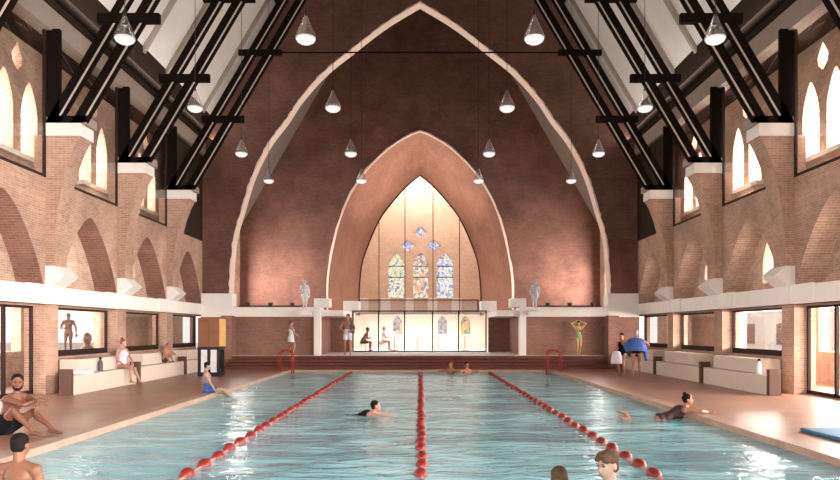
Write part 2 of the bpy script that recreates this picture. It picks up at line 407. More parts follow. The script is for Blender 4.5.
    for q in range(5): t.box(S*(XW-.03), S*(XW), YR, YE, 9.7+q*.1, 9.72+q*.1)
    struct(t.build('trim_eaves_boards_'+nm, M['timber_mid']))
    t = MB(); t.bar((S*9.13, YR, 10.40), (S*9.13, YE, 10.40), .36, .80); struct(t.build('trim_purlin_'+nm, M['timber_mid']))
    r = MB(); f3 = lambda x, y, d: V((S*x, y, 26.0-1.7*x+d))
    r.plate([(0, YR), (9.6, YR), (9.6, YE+1), (0, YE+1)], [], f3, .25)
    roof = struct(r.build('ceiling_'+nm, M['plaster']))
    for k in [6.9]+[k+2.1 for k in K]:
        for dy in (-1.0, 1.0):
            m_ = MB(); m_.bar((S*9.0, k+dy, 26-1.7*9.0-.08), (S*.5, k+dy, 26-.85-.08), .16, .16, up=V((0,1,0)))
            struct(m_.build('ceiling_rib', M['purlin'], roof))
    for x in (6.0, 3.4):
        m_ = MB(); z = 26-1.7*x-.25; m_.box(S*(x-.1), S*(x+.1), YR, YE, z-.15, z+.15); struct(m_.build('ceiling_purlin', M['timber'], roof))
side(-1); side(1)
m_ = MB(); m_.plate([(-9.8, 0), (9.8, 0), (9.8, 9.33), (0, 26), (-9.8, 9.33)], [[(-8.4, .3), (8.4, .3), (8.4, 4.6), (-8.4, 4.6)]], lambda a, b, d: V((a, -8.3+d, b)), .3)
struct(m_.build('wall_rear', M['brick']))

# ------------------------------------------------------------------ trusses
tl = {13.25: 'dark timber roof truss nearest the photographer, partly cut by the picture edge', 17.45: 'dark timber roof truss standing on the nearest full pair of white capped piers',
      21.6: 'dark timber roof truss on the middle pair of white capped piers', 25.8: 'dark timber roof truss with tie rod just before the big arch wall'}
for k in K[1:]:
    t = empty('roof_truss', (0, k+.3, 6.76), tl[k], 'roof truss', 'paired rafter trusses along the nave')
    def tb(mb, name, mat, **kw): return mb.build(name, mat, t, **kw)
    for S in (-1, 1):
        y = 0
        for (xa, xb) in ((9.36, 8.98), (8.72, 8.32)):
            m_ = MB(); top = 14.5/1.7
            x0a, x0b = S*xa, S*xb; dx = 8.0
            m_.add([(x0a, -.28, .02), (x0b, -.28, .02), (x0b-S*dx, -.28, .02+dx*1.7), (x0a-S*dx, -.28, .02+dx*1.7),
                    (x0a, -.19, .02), (x0b, -.19, .02), (x0b-S*dx, -.19, .02+dx*1.7), (x0a-S*dx, -.19, .02+dx*1.7)],
                   [(0,1,2,3),(7,6,5,4),(0,4,5,1),(1,5,6,2),(2,6,7,3),(3,7,4,0)])
            rf = tb(m_, 'rafter', M['timber'])
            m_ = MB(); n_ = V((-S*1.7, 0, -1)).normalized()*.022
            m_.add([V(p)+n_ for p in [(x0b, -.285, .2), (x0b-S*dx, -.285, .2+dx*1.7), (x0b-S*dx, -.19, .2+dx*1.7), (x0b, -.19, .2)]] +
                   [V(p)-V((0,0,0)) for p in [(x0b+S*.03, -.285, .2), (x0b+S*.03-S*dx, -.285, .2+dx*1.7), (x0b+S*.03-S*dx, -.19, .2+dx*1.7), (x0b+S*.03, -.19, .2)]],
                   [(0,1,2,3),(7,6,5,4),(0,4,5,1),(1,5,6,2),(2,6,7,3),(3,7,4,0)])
            es = m_.build('lit_edge', M['strip'], rf); es['label'] = 'pale lit edge'  # added strip whose pale colour stands in for light on the rafter edge
        m_ = MB(); m_.box(S*9.3, S*8.42, -.28, .3, 0, .19); fp = tb(m_, 'foot_plate', M['timber'])
        m_ = MB(); m_.box(S*8.42, S*8.33, -.28, .3, -.03, .19); m_.build('end_block', M['purlin'], fp)
        m_ = MB(); m_.box(S*9.36, S*9.0, -.28, -.16, .19, 2.36); tb(m_, 'wall_post', M['timber'])
        m_ = MB(); m_.box(S*8.05, S*6.5, -.32, -.18, 2.50, 2.74); tb(m_, 'collar', M['timber'])
        m_ = MB(); m_.box(S*6.7, S*5.1, -.32, -.18, 4.98, 5.18); tb(m_, 'upper_collar', M['timber'])
    m_ = MB(); m_.box(-5.2, 5.2, -.27, -.24, 5.06, 5.11); tb(m_, 'tie_rod', M['timber'])

# ------------------------------------------------------------------ arch wall, chancel, apse
def catmull(P, n=5):
    out = []
    for i in range(len(P)-1):
        p0, p1, p2, p3 = P[max(i-1, 0)], P[i], P[i+1], P[min(i+2, len(P)-1)]
        for j in range(n):
            t = j/n
            out.append(tuple(.5*((2*p1[q]) + (-p0[q]+p2[q])*t + (2*p0[q]-5*p1[q]+4*p2[q]-p3[q])*t*t + (-p0[q]+3*p1[q]-3*p2[q]+p3[q])*t**3) for q in (0, 1)))
    out.append(P[-1]); return out
def arcpts(px, Y, n=9):
    P = [((419.5-x)*Y/F, CAMZ+(HY-y)*Y/F) for x, y in px]
    R = catmull(P, n); R[-1] = (0, R[-1][1])
    return [(x, z) for x, z in R] + [(-x, z) for x, z in reversed(R[:-1])]     # right foot -> apex -> left foot
A1 = arcpts([(229.5,306),(229.5,285),(233,240),(242,207),(252,175),(268,143),(286,119),(300,98),(323,72),(350,50),(385,23),(419.5,2)], 30)
A2 = arcpts([(327,307),(327,285),(329,265),(334,240),(340,218),(350,194),(366,170),(386,150),(405,137),(419.5,131)], 36)
A3 = arcpts([(358.5,307),(358.5,290),(361,265),(367,246),(377,223),(386,209),(404,188),(419.5,175)], 41)
ZF = .52      # stage level
fy = lambda Y: (lambda a, b, d: V((a, Y+d, b)))
w = MB()
out = [(-9.33, 2.15), (-8.10, 2.15)] + [(-x, z) for x, z in A1 if 1][::1] if 0 else None
zb = 2.2
outer = [(9.8, zb), (9.8, 9.33+.0), (0, 26.0), (-9.8, 9.33), (-9.8, zb)]
a1 = [(x, z) for x, z in A1 if z > zb]; a1 = [(a1[0][0], zb)] + a1 + [(a1[-1][0], zb)]
poly = outer + list(reversed(a1))
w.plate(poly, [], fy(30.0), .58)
wf = struct(w.build('wall_far', M['brick_shaded']))
# plaster lining inside the arch (follows the edge, slightly uneven)
m_ = MB(); n = len(a1); ring = []
rr = random.Random(3)
for i, (x, z) in enumerate(a1):
    c = V((0, 0, 5.0)); d = V((x, 0, z)) - c; d.normalize()
    j = rr.uniform(-.03, .03)
    ring.append([V((x, 30-.02, z)) + d*(.03+j), V((x, 30-.02, z)) - d*.02, V((x, 30.6, z)) - d*.02, V((x, 30.6, z)) + d*.06])
vs = [p for r_ in ring for p in r_]; fs = []
for i in range(n-1):
    for q in range(4): fs.append((i*4+q, i*4+(q+1)%4, (i+1)*4+(q+1)%4, (i+1)*4+q))
m_.add(vs, fs); o = struct(m_.build('arch_lining', M['archplaster'], wf)); o['label'] = 'pale plaster arch edge'
# flanks below the arch + foot blocks
m_ = MB()
for S in (-1, 1): m_.box(S*9.4, S*8.05, 30, 31, 0, 2.25)
struct(m_.build('flank_wall', M['brick_lower'], wf))
m_ = MB()
for S in (-1, 1):
    m_.box(S*9.33, S*8.02, 29.85, 30.6, 2.62, 3.16); m_.box(S*9.33, S*8.0, 29.8, 30.5, 2.15, 2.62)
o = struct(m_.build('springer_block', M['stone'], wf)); o['label'] = 'white stone springer block'
for S in (-1, 1):
    m_ = MB(); m_.box(S*8.35, S*7.9, 29.35, 30, 0, 2.2); struct(m_.build('flank_pier', M['brick_lower'], wf))
# low chancel front: brick panels, white posts, white ledge
m_ = MB()
for S in (-1, 1):
    m_.box(S*8.05, S*4.3, 30.1, 30.5, ZF, 2.2)
    m_.box(S*4.9, S*3.35, 34.2, 34.5, ZF, 2.3)
    m_.box(S*4.5, S*4.35, 30.5, 34.2, ZF, 2.3)
lw = struct(m_.build('wall_chancel_front', M['brick_lower']))
m_ = MB()
for S in (-1, 1):
    m_.box(S*8.0, S*4.28, 29.85, 31.2, 2.17, 2.58)
    m_.box(S*4.5, S*3.3, 30.1, 35.9, 2.2, 2.45)
    m_.box(S*4.52, S*4.26, 29.8, 30.3, ZF, 2.6)
    m_.box(S*4.55, S*3.9, 30.0, 30.9, 2.58, 2.96)
    m_.box(S*5.2, S*4.6, 29.42, 29.85, 2.22, 2.36)
o = struct(m_.build('ledge', M['stone'], lw)); o['label'] = 'white stone ledge and posts'
m_ = MB()
for S in (-1, 1): m_.box(S*3.75, S*3.0, 34.2, 35.5, 2.5, 3.02)
struct(m_.build('portal_block', M['stone'], lw))
m_ = MB()
for S in (-1, 1): m_.box(S*9.26, S*4.6, 31.2, 36, 2.4, 2.6)
struct(m_.build('floor_chancel_gallery', M['deck']))
m_ = MB()
for S in (-1, 1): m_.box(S*8.0, S*5.1, 30.9, 31.1, 2.6, 2.68)
o = struct(m_.build('ledge_rail', M['timber_mid'], lw))
# chancel back wall with second arch
a2 = [(x, z) for x, z in A2 if z > 2.45]; a2 = [(a2[0][0], 2.45)] + a2 + [(a2[-1][0], 2.45)]
EZ = 6.85; EX = 9.26
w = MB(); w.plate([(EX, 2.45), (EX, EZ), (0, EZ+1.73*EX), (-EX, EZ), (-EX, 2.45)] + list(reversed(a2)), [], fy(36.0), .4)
wb = struct(w.build('wall_chancel_back', M['brick_shaded']))
a3 = [(x, z) for x, z in A3 if z > 2.45]; a3 = [(a3[0][0], 2.45)] + a3 + [(a3[-1][0], 2.45)]
def resample(P, n):
    L = [0]
    for i in range(1, len(P)): L.append(L[-1]+math.dist(P[i], P[i-1]))
    out = []; k = 0
    for j in range(n):
        t = L[-1]*j/(n-1)
        while k < len(P)-2 and L[k+1] < t: k += 1
        u = (t-L[k])/max(1e-9, L[k+1]-L[k]); out.append(tuple(P[k][q]+(P[k+1][q]-P[k][q])*u for q in (0, 1)))
    return out
def halfres(P, n):
    m_ = max(range(len(P)), key=lambda i: P[i][1]); return resample(P[:m_+1], n)+resample(P[m_:], n)[1:]
r2, r3 = halfres(a2, 24), halfres(a3, 24)
me = bpy.data.meshes.new('arch_soffit'); n = len(r2)
vs = [(x, 36.0, z) for x, z in r2] + [(x, 41.0, z) for x, z in r3]
out2 = []
fs = [(i, i+1, n+i+1, n+i) for i in range(n-1)]
m_ = MB(); m_.add(vs, fs)
# thickness outward
vs2 = [(x*1.08, 36.02, z+.3) for x, z in r2] + [(x*1.08, 41.0, z+.3) for x, z in r3]
m_.add(vs2, [tuple(reversed(f_)) for f_ in fs])
so = m_.build('arch_soffit', M['archbrick'], wb); struct(so)
uvl = so.data.uv_layers[0]; cum = [0]
for i in range(1, n): cum.append(cum[-1]+math.dist(r2[i], r2[i-1]))
for p in so.data.polygons:
    for li in p.loop_indices:
        vi = so.data.loops[li].vertex_index % (2*n); uvl.data[li].uv = (cum[vi % n], so.data.vertices[so.data.loops[li].vertex_index].co.y)
m_ = MB(); rr = random.Random(5); ring = []
for (x, z) in r2:
    d = (V((x, 0, z))-V((0, 0, 4))).normalized(); j = rr.uniform(-.025, .025)
    ring.append([V((x, 35.96, z))+d*(.06+j), V((x, 35.96, z))-d*.03, V((x, 36.1, z))-d*.03, V((x, 36.1, z))+d*.06])
vs = [p for r_ in ring for p in r_]; fs = [(i*4+q, i*4+(q+1)%4, (i+1)*4+(q+1)%4, (i+1)*4+q) for i in range(n-1) for q in range(4)]
m_.add(vs, fs); o = struct(m_.build('arch_edge', M['archplaster'], wb)); o['label'] = 'pale ragged arch edge'
# chancel roof and side walls with windows
for S in (-1, 1):
    nm = 'left' if S < 0 else 'right'
    r = MB(); r.plate([(0, 30.5), (EX+.3, 30.5), (EX+.3, 36.4), (0, 36.4)], [], lambda x, y, d: V((S*x, y, EZ+1.73*(EX-x)+d)), .2)
    struct(r.build('ceiling_chancel_'+nm, M['chan_roof']))
    r = MB(); r.plate([(31, 2.4), (36, 2.4), (36, EZ), (31, EZ)], [gothic(33.6, 1.5, 4.4, 1.6, 8, base=2.9)], lambda a, b, d: V((S*(EX+d), a, b)), .4)
    struct(r.build('wall_chancel_'+nm, M['brick_pale']))
# apse behind the glass screen
m_ = MB()
YB = 44.0
sb = YB/F
def X44(px): return (px-419.5)*sb
def Z44(py): return CAMZ+(HY-py)*sb
hol = []; gl = []
for (x0, x1, mt) in ((387.5, 404, 'st1'), (412.5, 428, 'st2'), (436, 453, 'st3')):
    c = (X44(x0)+X44(x1))/2; hw = (X44(x1)-X44(x0))/2
    h = gothic(c, hw, Z44(264), .7, 8, base=Z44(298)); hol.append(h); gl.append((h, mt))
for (x, y) in ((420, 232), (407, 245.5), (433, 245.5)):
    c, z = X44(x), Z44(y); h = [(c-.46, z), (c, z-.36), (c+.46, z), (c, z+.36)]; hol.append(h); gl.append((h, 'st4'))
m_.plate([(-6, 0), (6, 0), (6, 14), (-6, 14)], hol, fy(YB), .35)
wa = struct(m_.build('wall_apse', M['brick_apse']))
for i, (h, mt) in enumerate(gl):
    g = MB(); g.plate(h, [], fy(YB+.2), .02)
    o = struct(g.build('window_%d' % (40+i), M[mt]))
    fr = MB()
    if len(h) > 4:
        xs = [p[0] for p in h]; x0, x1 = min(xs), max(xs)
        for py in (266, 277): fr.box(x0, x1, YB+.16, YB+.19, Z44(py)-.025, Z44(py)+.025)
        fr.build('glazing_bar', M['frame'], o)
m_ = MB()
for S in (-1, 1): m_.box(S*5.6, S*5.4, 36.4, 44, 0, 14)
struct(m_.build('wall_apse_side', M['brick_apse']))
m_ = MB(); m_.box(-6, 6, 41.2, 44.2, 13, 13.2); struct(m_.build('ceiling_apse', M['plaster']))
m_ = MB()
for px in (363, 385, 408.5, 432, 456):       # white stone piers above the cafe ceiling line
    x = X44(px); m_.box(x-.3, x+.3, YB-.12, YB, 2.7, 3.6)
struct(m_.build('stone_pad', M['stone'], wa))
# glass screen in the arch
scr = MB(); t = .045
a3s = [(x, z) for x, z in r3]
for i in range(len(a3s)-1):
    scr.bar((a3s[i][0], 41, a3s[i][1]), (a3s[i+1][0], 41, a3s[i+1][1]), .1, .12, up=V((0,1,0)))
def ztop(x):
    for i in range(len(a3s)-1):
        (xa, za), (xb, zb_) = a3s[i], a3s[i+1]
        if min(xa, xb) <= x <= max(xa, xb) and za > 2.6 and abs(xa-xb) > 1e-6: return za+(zb_-za)*(x-xa)/(xb-xa)
    return 3
for px in (378.5, 404.5, 432.5, 459):
    x = (px-419.5)*41/F; scr.box(x-t/2, x+t/2, 40.97, 41.03, 2.5, ztop(x))
sc = struct(scr.build('window_50', M['frame']))
g = MB(); g.plate(list(reversed(a3)), [], fy(41.0), .012); g.build('glass_pane', M['glass'], sc)
# cafe box front
cx = [(p-419.5)*34/F for p in (352.5, 378, 404, 432, 458, 485.5)]
zt = CAMZ+(330-310.5)*34/F; zb0 = ZF+.02
fr = MB()
for x in cx: fr.box(x-.03, x+.03, 33.95, 34.05, zb0, zt)
fr.box(cx[0], cx[-1], 33.95, 34.05, zt-.06, zt); fr.box(cx[0], cx[-1], 33.95, 34.05, zb0, zb0+.06)
z2 = CAMZ+(330-299.5)*35.2/F; xa, xb = (359-419.5)*35.2/F, (477.5-419.5)*35.2/F
fr.box(xa, xb, 35.15, 35.25, z2-.05, z2); fr.box(xa-.03, xa+.03, 35.15, 35.25, zt, z2); fr.box(xb-.03, xb+.03, 35.15, 35.25, zt, z2)
bx = struct(fr.build('window_51', M['frame']))
g = MB(); g.box(cx[0], cx[-1], 33.99, 34.0, zb0, zt); g.box(xa, xb, 35.19, 35.2, zt, z2)
g.box(cx[0], cx[-1], 34.0, 35.2, zt-.02, zt-.01); g.build('glass_pane', M['glass'], bx)
# cafe room floor, back wall screen
m_ = MB(); m_.box(-5.4, 5.4, 34.5, 44, ZF-.1, ZF); struct(m_.build('floor_cafe', M['stone']))
m_ = MB(); m_.box(-5.4, 5.4, 42.6, 42.8, ZF, 2.55); struct(m_.build('wall_cafe_back', M['cafewall']))
for i, px in enumerate((397, 442, 465)):
    x = (px-419.5)*42.5/F
    m_ = MB(); m_.plate(gothic(x, .28, 2.1, .35, 6, base=1.35), [], fy(42.5), .05)
    o = m_.build('framed_picture', M['st3' if i < 2 else 'st1'])
    tag(o, ['blue arched picture panel behind the cafe glass, beside the second pane post', 'purple blue arched picture panel behind the fourth cafe pane', 'pale arched picture panel behind the last cafe pane on the right'][i], 'picture')

# ------------------------------------------------------------------ deck, pool, steps, stage
PX = 5.2; PY0, PY1 = -3.0, 28.0; WZ = -.1
m_ = MB()
m_.plate([(-12.5, -6), (12.5, -6), (12.5, 30), (-12.5, 30)], [[(-PX-.3, PY0-.3), (PX+.3, PY0-.3), (PX+.3, PY1+.3), (-PX-.3, PY1+.3)]], lambda a, b, d: V((a, b, d)), -.3)
struct(m_.build('floor', M['deck']))
m_ = MB(); m_.plate([(-PX-.3, PY0-.3), (PX+.3, PY0-.3), (PX+.3, PY1+.3), (-PX-.3, PY1+.3)], [[(-PX, PY0), (PX, PY0), (PX, PY1), (-PX, PY1)]], lambda a, b, d: V((a, b, d+.004)), -.12)
struct(m_.build('trim_pool_coping', M['coping']))
m_ = MB(); m_.box(-PX-.2, PX+.2, PY0-.2, PY1+.2, -1.6, -1.4)
for a, b, c, d in ((-PX-.2, -PX, PY0, PY1), (PX, PX+.2, PY0, PY1), (-PX, PX, PY0-.2, PY0), (-PX, PX, PY1, PY1+.2)): m_.box(a, b, c, d, -1.4, -.13)
pool = struct(m_.build('floor_pool_basin', M['pooltile']))
m_ = MB(); m_.add([(-PX+.001, PY0+.001, WZ), (PX-.001, PY0+.001, WZ), (PX-.001, PY1-.001, WZ), (-PX+.001, PY1-.001, WZ)], [(0,1,2,3)])
wt = m_.build('pool_water', M['water']); tag(wt, kind='structure')
m_ = MB()
for i in range(4): m_.box(-7.9, 7.75, 28.5+.28*i, 30.1, .0+.13*i, .13*(i+1)-.005)
st = struct(m_.build('floor_stage_steps', M['redstep']))
m_ = MB(); m_.box(-7.9, 7.75, 29.36, 34.5, ZF-.02, ZF); struct(m_.build('floor_stage', M['stone']))

# ------------------------------------------------------------------ lane ropes
def lane(x, label):
    t = empty('lane_rope', (x, 18, WZ), label, 'lane rope', 'red float lane ropes across the pool')
    m_ = MB(); m_.tube([(0, -20.5, .0), (0, 9.95, .0)], .016, 6); m_.build('cable', M['rope'], t)
    prof = [(.012, -.13), (.045, -.125), (.075, -.07), (.086, 0), (.075, .07), (.045, .125), (.012, .13)]
    m_ = MB(); m_.lathe(prof, (0, 0, 0), 14, 'Y'); f0 = m_.build('float', M['redfloat'], t, smooth=True)
    y = -11.6; i = 0
    while y < 9.8:
        o = f0 if i == 0 else f0.copy()
        if i: C.objects.link(o); o.parent = t
        o.location = (math.sin(i*1.7)*.012, y, math.sin(i*2.3)*.008); o.rotation_euler[2] = math.sin(i*3.1)*.06
        y += .60; i += 1
lane(-2.72, 'lane rope of round red floats running along the left side of the pool')
lane(0.02, 'lane rope of red floats running straight down the middle of the pool')
lane(2.75, 'lane rope of round red floats running along the right side of the pool')

# ------------------------------------------------------------------ pool ladders
for S in (-1, 1):
    t = empty('pool_ladder', (S*5.08, 27.4, 0), 'red tubular pool ladder at the far %s corner of the pool' % ('left' if S < 0 else 'right'), 'pool ladder', 'red pool ladders')
    for dy in (-.2, .2):
        P = [(S*.42, dy, 0), (S*.42, dy, .62)] + [(S*(.16+.26*math.cos(a)), dy, .62+.2*math.sin(a)) for a in [math.pi*q/8 for q in range(1, 8)]] + [(-S*.1, dy, .62), (-S*.1, dy, -.6)]
        m_ = MB(); m_.tube(P, .028, 8); m_.build('handrail', M['redtube'], t, smooth=True)
    for z in (-.5, -.25):
        m_ = MB(); m_.box(-.14, -.06, -.2, .2, z-.02, z+.02) if S > 0 else m_.box(.06, .14, -.2, .2, z-.02, z+.02); m_.build('step', M['redtube'], t)

# ------------------------------------------------------------------ benches
def bench(S, y0, y1, label):
    t = empty('bench', (S*8.9, (y0+y1)/2, 0), label, 'bench', 'low tiered cream benches along the walls')
    h = (y1-y0)/2
    m_ = MB(); m_.box(S*-.4, S*-.1, -h, h, 0, .48); m_.build('seat', M['cream'], t, bevel=.01)
    m_ = MB(); m_.box(S*-.1, S*.42, -h+.92, h, 0, .84); m_.build('backrest', M['cream'], t, bevel=.01)
    m_ = MB(); m_.box(S*-.41, S*-.12, -h-.16, -h-.01, 0, .64); o = m_.build('end_block', M['brownblock'], t, bevel=.01); o['label'] = 'dark brown end block'
nm = {0: 'nearest', 1: 'middle', 2: 'farthest'}
for S in (-1, 1):
    for i, k in enumerate(K[2:]):
        w_ = 'left' if S < 0 else 'right'
        lb = [['cream bench below the window with the standing sculpture, %s wall' % w_, 'cream bench carrying the woman in the pale swimsuit, nearest on the left wall'],
              ['second cream bench along the right wall from the picture edge', 'second cream bench on the left wall, child sitting at its far end'],
              ['last cream bench on the right wall behind the person in the blue towel', 'last cream bench on the left wall beside the wooden cabinet']][i]
        if S > 0 and i == 0: lb = ['nearest cream bench on the right wall with a bottle standing on it']*2
        if S < 0: lb = [lb[0], lb[1]]
        y0 = k-.28; y1 = (K[i+3]-.6 if i < 2 else 29.2)
        bench(S, y0, y1, lb[1] if S < 0 else lb[0])

# small things on the benches
def bottle(loc, mat, label, capm):
    t = empty('bottle', loc, label, 'bottle')
    m_ = MB(); m_.lathe([(.001,0),(.06,0),(.068,.02),(.068,.2),(.055,.26),(.028,.3),(.028,.33),(.001,.33)], (0,0,0), 14); m_.build('body', mat, t, smooth=True)
    m_ = MB(); m_.lathe([(.001,.325),(.034,.325),(.034,.38),(.001,.38)], (0,0,0), 12); m_.build('cap', capm, t)
bottle((-8.72, 19.1, .48), M['c_grey'], 'dark bottle standing on the cream bench at the left wall', M['c_black'])
bottle((8.72, 18.0, .48), M['c_white'], 'white and black bottle standing on the nearest right bench', M['c_black'])
m_ = MB(); m_.box(-.2, .2, -.25, .25, 0, .03); m_.box(-.19, .19, -.24, .23, .032, .06); m_.box(-.18, .18, -.23, .22, .062, .09)
o = m_.build('folded_towel', M['c_white'], bevel=.012, origin=None); o.location = (-8.7, 18.0, .48); tag(o, 'pale folded towel lying on the left bench beside the dark bottle', 'towel')
m_ = MB(); m_.box(0, 2.0, 0, 1.15, 0, .05); o = m_.build('exercise_mat', M['mat'], bevel=.02); o.location = (6.02, 9.95, .004)
o.rotation_euler[2] = .0; tag(o, 'blue foam mat lying on the terracotta deck at the right', 'mat')

# cabinet on black frame
t = empty('cabinet', (-7.25, 24.4, 0), 'orange brown wooden cabinet on a black frame base by the left deck', 'cabinet')
m_ = MB(); m_.box(-.40, .34, -.3, .3, 1.02, 2.02); m_.build('cabinet_body', M['wood'], t, bevel=.01)
m_ = MB(); m_.box(.342, .40, -.3, .3, 1.04, 1.98); o = m_.build('side_panel', M['gold'], t); o['label'] = 'golden side panel'
m_ = MB(); m_.box(-.03, -.02, -.305, -.3, 1.05, 1.99); m_.box(-.36, -.06, -.312, -.3, 1.9, 1.93); m_.build('door_seam', M['brownblock'], t)
fr = MB()
for x in (-.36, -.03, .30):
    for y in (-.28, .22): fr.box(x-.05, x+.05, y, y+.06, 0, 1.0)
fr.box(-.41, .36, -.31, .31, .92, 1.02); fr.box(-.41, .35, -.3, .3, 0, .14); fr.build('base_frame', M['black'], t)
for x in (-.195, .135):
    m_ = MB(); m_.box(x-.115, x+.115, -.24, -.2, .14, .92); m_.build('panel', M['c_white'], t)

# uplights on chancel ledge
i = 0
for S in (-1, 1):
    for px in (247, 270, 292):
        p = at(px, 307, 30.7); x = abs(p.x)*S
        wd = {247: 'outermost', 270: 'middle', 292: 'innermost'}[px]
        t = empty('uplight', (x, 30.75, 2.58), 'small dark uplight, %s of three on the %s chancel ledge' % (wd, 'left' if S < 0 else 'right'), 'light fitting', 'uplights on the chancel ledge')
        m_ = MB(); m_.box(-.1, .1, -.06, .06, .0, .05); m_.build('mount', M['black'], t)
        m_ = MB(); m_.lathe([(.001,.05),(.09,.05),(.11,.22),(.001,.22)], (0,0,0), 12); m_.build('housing', M['black'], t)

# ------------------------------------------------------------------ pendants
rows = [14.7, 19.3, 24.3, 28.7]
rn = ['front', 'second', 'third', 'back']
def mkpend():
    t = empty('pendant_lamp', (0, 0, 0), 'x', 'pendant lamp', 'teardrop pendant lamps')
    R_ = .215
    prof = [(.012,.40),(.03,.36),(.06,.27),(.10,.17),(.15,.06),(.19,-.03),(.212,-.10),(.208,-.16),(.18,-.21),(.12,-.245),(.04,-.26),(.001,-.262)]
    m_ = MB(); m_.lathe(prof[:8], (0,0,0), 28)
    m_.f = m_.f[:-2]
    m_.build('glass_shade', M['bulbglass'], t, smooth=True)
    m_ = MB(); m_.lathe([(.001,-.12),(.206,-.125),(.203,-.155),(.178,-.20),(.12,-.238),(.04,-.255),(.001,-.257)], (0,0,0), 28)
    o = m_.build('diffuser', M['lit'], t, smooth=True); o['label'] = 'glowing white lower bowl'
    m_ = MB(); m_.lathe([(.001,.34),(.028,.34),(.02,.44),(.001,.44)], (0,0,0), 12); m_.build('top_cap', M['black'], t)
    return t
pend = None
cn = {-6.2: 'beside the left trusses', -2.4: 'just left of the centre line', 2.4: 'just right of the centre line', 6.2: 'beside the right trusses'}
for j, y in enumerate(rows):
    for x in (-6.2, -2.4, 2.4, 6.2):
        lb = 'teardrop glass pendant lamp in the %s row, hanging %s' % (rn[j], cn[x])
        z = 7.86
        if pend is None: pend = mkpend(); o = pend; o.location = (x, y, z); o['label'] = lb
        else: o = dup(pend, (x, y, z), label=lb)
        top = 26-1.7*abs(x)-z
        if x == -6.2 and j == 0: pass
        m_ = MB(); m_.tube([(0, 0, .43), (0, 0, top)], .009, 5); o2 = m_.build('cord', M['black'], None); o2.parent = o

# ------------------------------------------------------------------ figures
def loft(mb, secs, u, seg=14, flat=False):
    """secs: (centre, half width, half depth); u: sideways vector. Rounded ends unless flat."""
    secs = [(V(c), a, b) for c, a, b in secs]
    ex = []
    def ring(c, a, b, d):
        uu = (u - d*u.dot(d)); uu.normalize(); vv = d.cross(uu)
        return [c + uu*a*math.cos(2*math.pi*k/seg) + vv*b*math.sin(2*math.pi*k/seg) for k in range(seg)]
    R = []
    d0 = (secs[1][0]-secs[0][0]).normalized(); d1 = (secs[-1][0]-secs[-2][0]).normalized()
    if not flat:
        c, a, b = secs[0]; m = min(a, b)
        for t in (80, 50, 22): R.append(ring(c-d0*m*math.sin(math.radians(t)), a*math.cos(math.radians(t)), b*math.cos(math.radians(t)), d0))
    for i, (c, a, b) in enumerate(secs):
        d = (secs[min(i+1, len(secs)-1)][0]-secs[max(i-1, 0)][0]).normalized(); R.append(ring(c, a, b, d))
    if not flat:
        c, a, b = secs[-1]; m = min(a, b)
        for t in (22, 50, 80): R.append(ring(c+d1*m*math.sin(math.radians(t)), a*math.cos(math.radians(t)), b*math.cos(math.radians(t)), d1))
    vs = [p for r_ in R for p in r_]; fs = []
    for i in range(len(R)-1):
        for k in range(seg): fs.append((i*seg+k, i*seg+(k+1)%seg, (i+1)*seg+(k+1)%seg, (i+1)*seg+k))
    fs.append(tuple(range(seg))[::-1]); fs.append(tuple((len(R)-1)*seg+k for k in range(seg)))
    mb.add(vs, fs)
def ell(mb, c, r, f, up, seg=14, rings=9):
    f = V(f).normalized(); rt = f.cross(V(up)).normalized(); uu = rt.cross(f)
    vs = []; fs = []
    c = V(c)
    for i in range(rings+1):
        th = math.pi*(.02+.96*i/rings)
        for k in range(seg):
            ph = 2*math.pi*k/seg
            vs.append(c + rt*r[0]*math.sin(th)*math.cos(ph) + f*r[1]*math.sin(th)*math.sin(ph) + uu*r[2]*math.cos(th))
    for i in range(rings):
        for k in range(seg): fs.append((i*seg+k, i*seg+(k+1)%seg, (i+1)*seg+(k+1)%seg, (i+1)*seg+k))
    fs.append(tuple(range(seg))[::-1]); fs.append(tuple(rings*seg+k for k in range(seg)))
    mb.add(vs, fs)
def remesh(mb, name, mat, voxel, parent=None, smooth=3):
    me = bpy.data.meshes.new(name+'_raw'); me.from_pydata([tuple(v) for v in mb.v], [], mb.f)
    bm = bmesh.new(); bm.from_mesh(me); bmesh.ops.recalc_face_normals(bm, faces=bm.faces); bm.to_mesh(me); bm.free()
    tmp = bpy.data.objects.new('tmp_raw', me); C.objects.link(tmp)
    r = tmp.modifiers.new('r', 'REMESH'); r.mode = 'VOXEL'; r.voxel_size = voxel; r.use_smooth_shade = True
    if smooth: s_ = tmp.modifiers.new('s', 'SMOOTH'); s_.factor = .5; s_.iterations = smooth
    dg = bpy.context.evaluated_depsgraph_get(); dg.update()
    ev = tmp.evaluated_get(dg); nm_ = bpy.data.meshes.new_from_object(ev)
    bpy.data.objects.remove(tmp); bpy.data.meshes.remove(me)
    nm_.name = name; nm_.materials.clear(); nm_.polygons.foreach_set('use_smooth', [True]*len(nm_.polygons))
    return link(name, nm_, mat, parent)
def ik(a, t, l1, l2, pole):
    a = V(a); t = V(t); d = t-a; L = d.length
    if L > (l1+l2)*.998: t = a+d.normalized()*(l1+l2)*.998; d = t-a; L = d.length
    x = (l1*l1-l2*l2+L*L)/(2*L); h = math.sqrt(max(0, l1*l1-x*x)); dn = d.normalized()
    p = V(pole); p = p-dn*p.dot(dn); p.normalize()
    return a+dn*x+p*h, t
